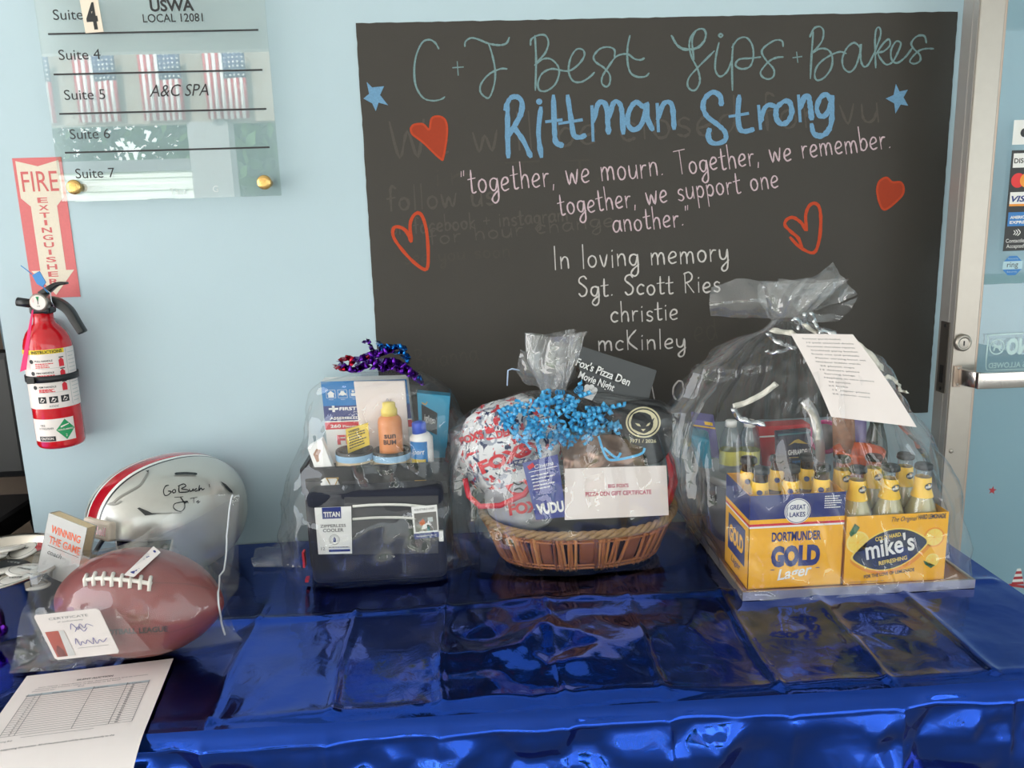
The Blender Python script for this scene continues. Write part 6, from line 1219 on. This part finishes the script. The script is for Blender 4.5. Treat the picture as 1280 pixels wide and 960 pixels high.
# bucket with silver rim and the gifts behind the cartons
BKX, BKY, BKR = .548, -.128, .094; bkz = W(890, 603, BKY - .06).z
bk_ = thing('party_bucket', (BKX, BKY, ST), 'dark purple bucket with silver rim and handle behind the lager carton', 'bucket')
q = MB(); Hb = bkz - ST; q.lathe([(BKR * .8, 0), (BKR * .82, .003), (BKR, Hb), (BKR * .97, Hb), (BKR * .8, .012), (.001, .011)], (BKX, BKY, ST), 56); q.build('bucket_body', mat('bucket_purple', S(48, 34, 54), .4, coat=.2), bk_)
q = MB(); q.lathe([(BKR * .985, Hb - .012), (BKR * 1.03, Hb - .012), (BKR * 1.045, Hb - .004), (BKR * 1.03, Hb + .003), (BKR * .97, Hb + .001)], (BKX, BKY, ST), 56); q.build('silver_rim', mat('rim_silver', S(206, 204, 204), .3, metal=.6), bk_)
q = MB(); q.ribbon(smooth_path([W(1006, 500, -.16), W(1017, 516, -.175), W(1023, 540, -.185), W(1026, 560, -.185), W(1026, 585, -.18)], 6), .019, (.25, -1, .1)); q.build('handle', mat('rim_silver', S(206, 204, 204), .3, metal=.6), bk_, solid=.004)
def upright(px, Yf, depth, name, label, cat, mats, marks=None, foot=None): return standing_box(px, Yf, depth, name, label, cat, mats, marks, foot=foot if foot is not None else ST + .012)
upright(((868, 590), (893, 590), (889, 548), (859, 540)), -.135, .05, 'teal_box', 'teal box standing at the left edge of the third pack', 'box', [mat('teal_box', S(30, 130, 160), .4, coat=.2)], foot=bkz + .002) if False else None
tb = MB(); P = q4(((873, 586), (891, 588), (887, 550), (861, 543)), -.175); tb.add(P + [p + Vector((.012, .05, .006)) for p in P], [(0, 1, 2, 3), (7, 6, 5, 4), (0, 4, 5, 1), (1, 5, 6, 2), (2, 6, 7, 3), (3, 7, 4, 0)]); tag(tb.build('gift_box', mat('teal_box', S(30, 130, 160), .4, coat=.2), bevel=.006), 'teal box resting on the left rim of the bucket', 'box')
tb = MB(); P = q4(((877, 570), (900, 574), (893, 528), (864, 524)), -.12); tb.add(P + [p + Vector((.01, .04, .006)) for p in P], [(0, 1, 2, 3), (7, 6, 5, 4), (0, 4, 5, 1), (1, 5, 6, 2), (2, 6, 7, 3), (3, 7, 4, 0)]); f = bil(P); rect(tb, Cf(f, .0008), .55, .9, .9, .99, 1); rect(tb, Cf(f, .0006), 0, .82, 1, .86, 1); tag(tb.build('gift_box', [mat('lilac_box', S(112, 104, 166), .5), nly], bevel=.002), 'lilac box with yellow marks behind the teal box', 'box')
for px, lb in ((912, 'clear plastic bottle with yellow label at the left inside the third pack'), (935, 'clear plastic bottle with pale cap nearer the red box in the third pack')):
    p = W(px, 600, -.13); z0_, z1_ = ST + .013, W(px, 528, -.13).z; t = thing('water_bottle', (p.x, -.13, z0_), lb, 'bottle'); r = .021; h = z1_ - z0_
    q = MB(); q.lathe([(r * .8, 0), (r, .004)] + [(r * (1 - .04 * (k % 2)), .01 + (h - .05) * k / 14) for k in range(15)] + [(r * .9, h - .03), (r * .5, h - .008), (r * .48, h - .006)], (p.x, -.13, z0_), 28); q.build('bottle_body', film('water_plastic_%d' % px, (.86, .9, .92, 1), .05, 1.45, .03, .2, 30, (1, 1, 1), .06), t)
    q = MB(); q.lathe([(r * .52, 0), (r * .52, .011), (r * .45, .0125), (.0005, .013)], (p.x, -.13, z1_ - .008), 24); q.build('cap', pwhite, t)
    q = MB(); zz = W(px, 575, -.155).z; q.lathe([(r * 1.01, zz - .014), (r * 1.01, zz + .014)], (p.x, -.13, 0), 28, cap=False); q.build('bottle_label', mat('label_yellow2', S(206, 200, 90), .5, var=.3), t)
standing_box(((955, 598), (1018, 596), (1013, 530), (948, 534)), -.11, .04, 'red_tin', 'red storage tin standing behind the brown bottles', 'tin', [mat('tin_red', S(196, 30, 44), .35, coat=.3), pwhite], lambda q, g1, g2: rect(q, g1, 0, .80, 1, .83, 1), foot=ST + .013)
standing_box(((974, 590), (1016, 588), (1013, 537), (972, 541)), -.165, .018, 'chocolate_pouch', 'navy chocolate pouch with gold crest in front of the red tin', 'pouch', [mat('pouch_navy', S(30, 30, 56), .35, coat=.3), mat('gold_print', S(200, 170, 90), .4, metal=.5), pwhite, mat('pouch_teal', S(60, 110, 116), .4), tblue],
    lambda q, g1, g2: [rect(q, g1, 0, .92, 1, .96, 3), poly(q, g1, [(.3, .66), (.5, .78), (.62, .8), (.9, .66), (.6, .7), (.5, .72)], 1), text(q, g2, 'GHIRARDELLI', .28, .42, h=.13, wd=.7, m=2, bold=.03), rect(q, g1, .3, .34, .98, .36, 1), text(q, g2, 'squares', .4, .22, h=.08, wd=.4, m=4)], foot=ST + .013)
q = MB(); p = W(1031, 546, -.12); q.xf = Matrix.Translation(p) @ Matrix.Rotation(PI / 2 - .25, 4, 'X'); q.lathe([(.0005, -.004), (.03, -.004), (.033, -.001), (.034, .003), (.030, .002), (.026, 0)], n=40, m=1); q.lathe([(.026, .0005), (.0005, .0006)], n=40, m=0)
t = tag(q.build('party_plate', [mat('plate_grey', S(176, 170, 172), .5, var=.3, vscale=90), mat('plate_pink', S(214, 70, 140), .4)]), 'round grey plate with pink edge behind the silver handle', 'plate')
def pouch(px, Y, name, label, m_, amp=.004):
    P = q4(px, Y); q = MB(); G = [[P[0].lerp(P[1], a / 10).lerp(P[3].lerp(P[2], a / 10), b / 14) for a in range(11)] for b in range(15)]
    for sgn in (-1, 1):
        vs = []
        for b in range(15):
            for a in range(11): bul = math.sin(PI * a / 10) ** .6 * math.sin(PI * b / 14) ** .5; p = G[b][a]; vs.append(p + Vector((0, sgn * .016 * bul + amp * bul * ridged(p, 30) * .6, 0)))
        q.add(vs, [(b * 11 + a, b * 11 + a + 1, (b + 1) * 11 + a + 1, (b + 1) * 11 + a) for b in range(14) for a in range(10)], 0, True)
    return tag(q.build(name, m_), label, 'snack bag')
pouch(((1043, 640), (1072, 640), (1068, 515), (1040, 518)), -.14, 'nut_bag', 'bag of brown nuts standing behind the orange bowl', mat('nuts_brown', S(150, 102, 70), .5, var=.6, vscale=120, coat=.4))
pouch(((1066, 640), (1086, 640), (1083, 520), (1063, 520)), -.115, 'candy_bag', 'lilac candy bag standing behind the orange bowl', mat('candy_lilac', S(120, 104, 160), .4, var=.3, vscale=50, coat=.3))
p = W(1094, 560, -.12); t = thing('wine_bottle', (p.x, -.12, ST), 'dark green bottle standing at the back right of the third pack', 'bottle'); z1_ = W(1094, 522, -.12).z
q = MB(); h = z1_ - ST; q.lathe([(.022, 0), (.024, .004), (.024, h * .7), (.020, h * .82), (.013, h * .93), (.012, h)], (p.x, -.12, ST), 28); q.build('glass', mat('green_glass', S(40, 48, 36), .08, coat=.7), t); q = MB(); q.lathe([(.0244, h * .25), (.0244, h * .6)], (p.x, -.12, ST), 28, cap=False); q.build('bottle_label', mat('label_olive', S(120, 110, 80), .5, var=.3), t)
p = W(1074, 562, -.19); r = (W(1104, 562, -.19) - p).x; q = MB(); zr = p.z - ST
t = thing('orange_bowl', (p.x, -.19, ST), 'deep orange plastic bowl with wide lip behind the lemonade bottles', 'bowl'); q.lathe([(r * .55, 0), (r * .6, .004), (r * .86, zr - .02), (r * .98, zr - .006), (r, zr), (r * .96, zr + .002), (r * .82, zr - .012), (r * .5, .01), (.0005, .009)], (p.x, -.19, ST), 40); q.build('bowl_body', mat('bowl_orange', S(222, 96, 44), .4, coat=.2), t)
# the wrap
w3 = thing('cellophane_wrap', ((TX0 + TX1) / 2, -.2, TZ), 'tall clear cellophane wrap tied over the drink cartons', 'cellophane wrap')
rg = wrap([((TX0 + TX1) / 2, -.203, TZ + .002, .203, .186, 9), ((TX0 + TX1) / 2 - .002, -.203, TZ + .03, .202, .185, 8), ringpx(874, 1184, 640, -.2, .180, 6, None, -.31), ringpx(860, 1156, 572, -.2, .168, 4, None, -.28), ringpx(866, 1118, 510, -.2, .135, 3, None, -.24), ringpx(893, 1082, 458, -.2, .10, 2.6), ringpx(928, 1045, 428, -.2, .062, 2.4), ringpx(958, 1012, 409, -.2, .026, 2), ringpx(966, 1004, 400, -.2, .018, 2)], .010, 7.5, 9, fold=.2, lobes=23)
MB().add([p for r in rg for p in r], NF(rg), 0, True).build('wrap_film', cel, w3)
rg = wrap([ringpx(966, 1004, 400, -.2, .018, 2), ringpx(960, 1012, 388, -.2, .026, 2), ringpx(955, 1030, 370, -.195, .032, 2), ringpx(965, 1048, 352, -.19, .034, 2)], .007, 20, 3, fold=.35, lobes=6); MB().add([p for r in rg for p in r], NF(rg), 0, True).build('gathered_neck', cel2, w3)
v_, f_, _ = film_sheet([[W(962, 396, -.21), W(958, 380, -.22), W(950, 352, -.2)], [W(925, 395, -.20), W(928, 375, -.215), W(925, 350, -.19)], [W(888, 394, -.19), W(887, 378, -.195), W(890, 362, -.18)]], .006, 20, 2); MB().add(v_, f_, 0, True).build('ruffle', cel2, w3)
v_, f_, _ = film_sheet([[W(1000, 395, -.21), W(985, 370, -.22), W(965, 350, -.2)], [W(1035, 385, -.2), W(1030, 362, -.215), W(1015, 345, -.19)], [W(1072, 368, -.19), W(1056, 345, -.20), W(1042, 324, -.18)]], .008, 20, 6); MB().add(v_, f_, 0, True).build('ruffle', cel2, w3)
v_, f_, _ = film_sheet([[W(1000, 400, -.2), W(1012, 392, -.2), W(1022, 382, -.2)], [W(1022, 403, -.2), W(1040, 395, -.2), W(1050, 380, -.2)], [W(1048, 402, -.2), W(1062, 390, -.2), W(1073, 372, -.2)]], .004, 20, 7); MB().add(v_, f_, 0, True).build('ruffle', cel, w3)
# silver ribbon
srm = mat('silver_ribbon', S(226, 226, 228), .12, metal=.9); srw = mat('ribbon_back', S(232, 226, 214), .5); rib = thing('silver_ribbon', W(985, 405, -.23), 'silver curling ribbon tied round the neck of the tall wrap', 'ribbon')
cxr = lambda P: crop(840, 310, 3.282, P)
for P, m_, wd_, y in (([(390,345),(420,375),(470,400),(505,410)], 0, .009, -.25), ([(385,420),(410,430),(460,420),(510,405)], 0, .007, -.245), ([(405,335),(460,345),(510,350)], 1, .010, -.25), ([(490,290),(530,300),(550,330),(545,265)], 0, .008, -.245), ([(570,260),(585,300),(600,340),(590,390)], 0, .008, -.25), ([(600,345),(640,340),(680,365),(650,390)], 0, .010, -.255), ([(540,310),(580,340),(640,360)], 1, .008, -.25), ([(680,365),(740,385),(800,425),(850,480),(858,500)], 1, .012, -.275), ([(870,525),(905,535),(930,560),(935,580)], 1, .008, -.285), ([(928,582),(950,588),(968,592)], 1, .005, -.285), ([(430,555),(370,600),(300,635),(250,650)], 1, .010, -.30), ([(250,655),(275,695),(330,715),(382,722)], 0, .010, -.31), ([(545,650),(585,690),(600,740),(598,790)], 1, .008, -.26), ([(505,280),(525,320),(515,330)], 0, .009, -.25)):
    S2 = smooth_path([Vector(c_) for c_ in cxr(P)], 5); q = MB(); q.ribbon([W(c_.x, c_.y, y - .004 * math.sin(i)) for i, c_ in enumerate(S2)], wd_, lambda i: Vector((.35 * math.sin(i * 1.1), -1, .5 + .5 * math.cos(i * 1.3)))); q.build('ribbon_strand', (srm, srw)[m_], rib, solid=.0004)
gold_ = mat('gold_thread', S(226, 160, 70), .35, metal=.6); q = MB()
for P in (([(430,420),(440,470),(425,560),(418,660),(415,740)]), ([(590,620),(570,680),(540,745)]), ([(250,470),(235,500),(215,560)])): pass
# list note hanging on the ribbon
P = q4(((1039, 521), (1146, 534), (1066, 418), (988, 417)), [-.345, -.345, -.285, -.285]); q = MB(); f = bil(P); NN = 12
q.add([f(a / NN, b / NN, .006 * math.sin(PI * b / NN)) for b in range(NN + 1) for a in range(NN + 1)], [(j * (NN + 1) + i, j * (NN + 1) + i + 1, (j + 1) * (NN + 1) + i + 1, (j + 1) * (NN + 1) + i) for j in range(NN) for i in range(NN)], 0, True)
ln = ['Summer porch basket', '12 pack assorted drinks', 'Gourmet chocolate squares', 'Insulated party bucket', 'Snack mix and pretzels', 'Plastic serving bowl set', 'Outdoor bubble wands', '24 plastic cups', '12 dessert plates', 'Serving tongs', 'Napkins in two colors', '24 spoons', '24 forks', '12 paper plates', '24 plastic cups']
for k, s_ in enumerate(ln): b = .93 - k * .047; text(q, lambda a, bb: f(a, bb, .006 * math.sin(PI * bb) + .0006), s_, .14 + .03 * (k % 2), b, h=.017, wd=min(.8, .035 * len(s_)) * .9, m=1)
tag(q.build('contents_note', [pap, plum], solid=0), 'white printed list of contents hanging from the silver ribbon', 'paper')
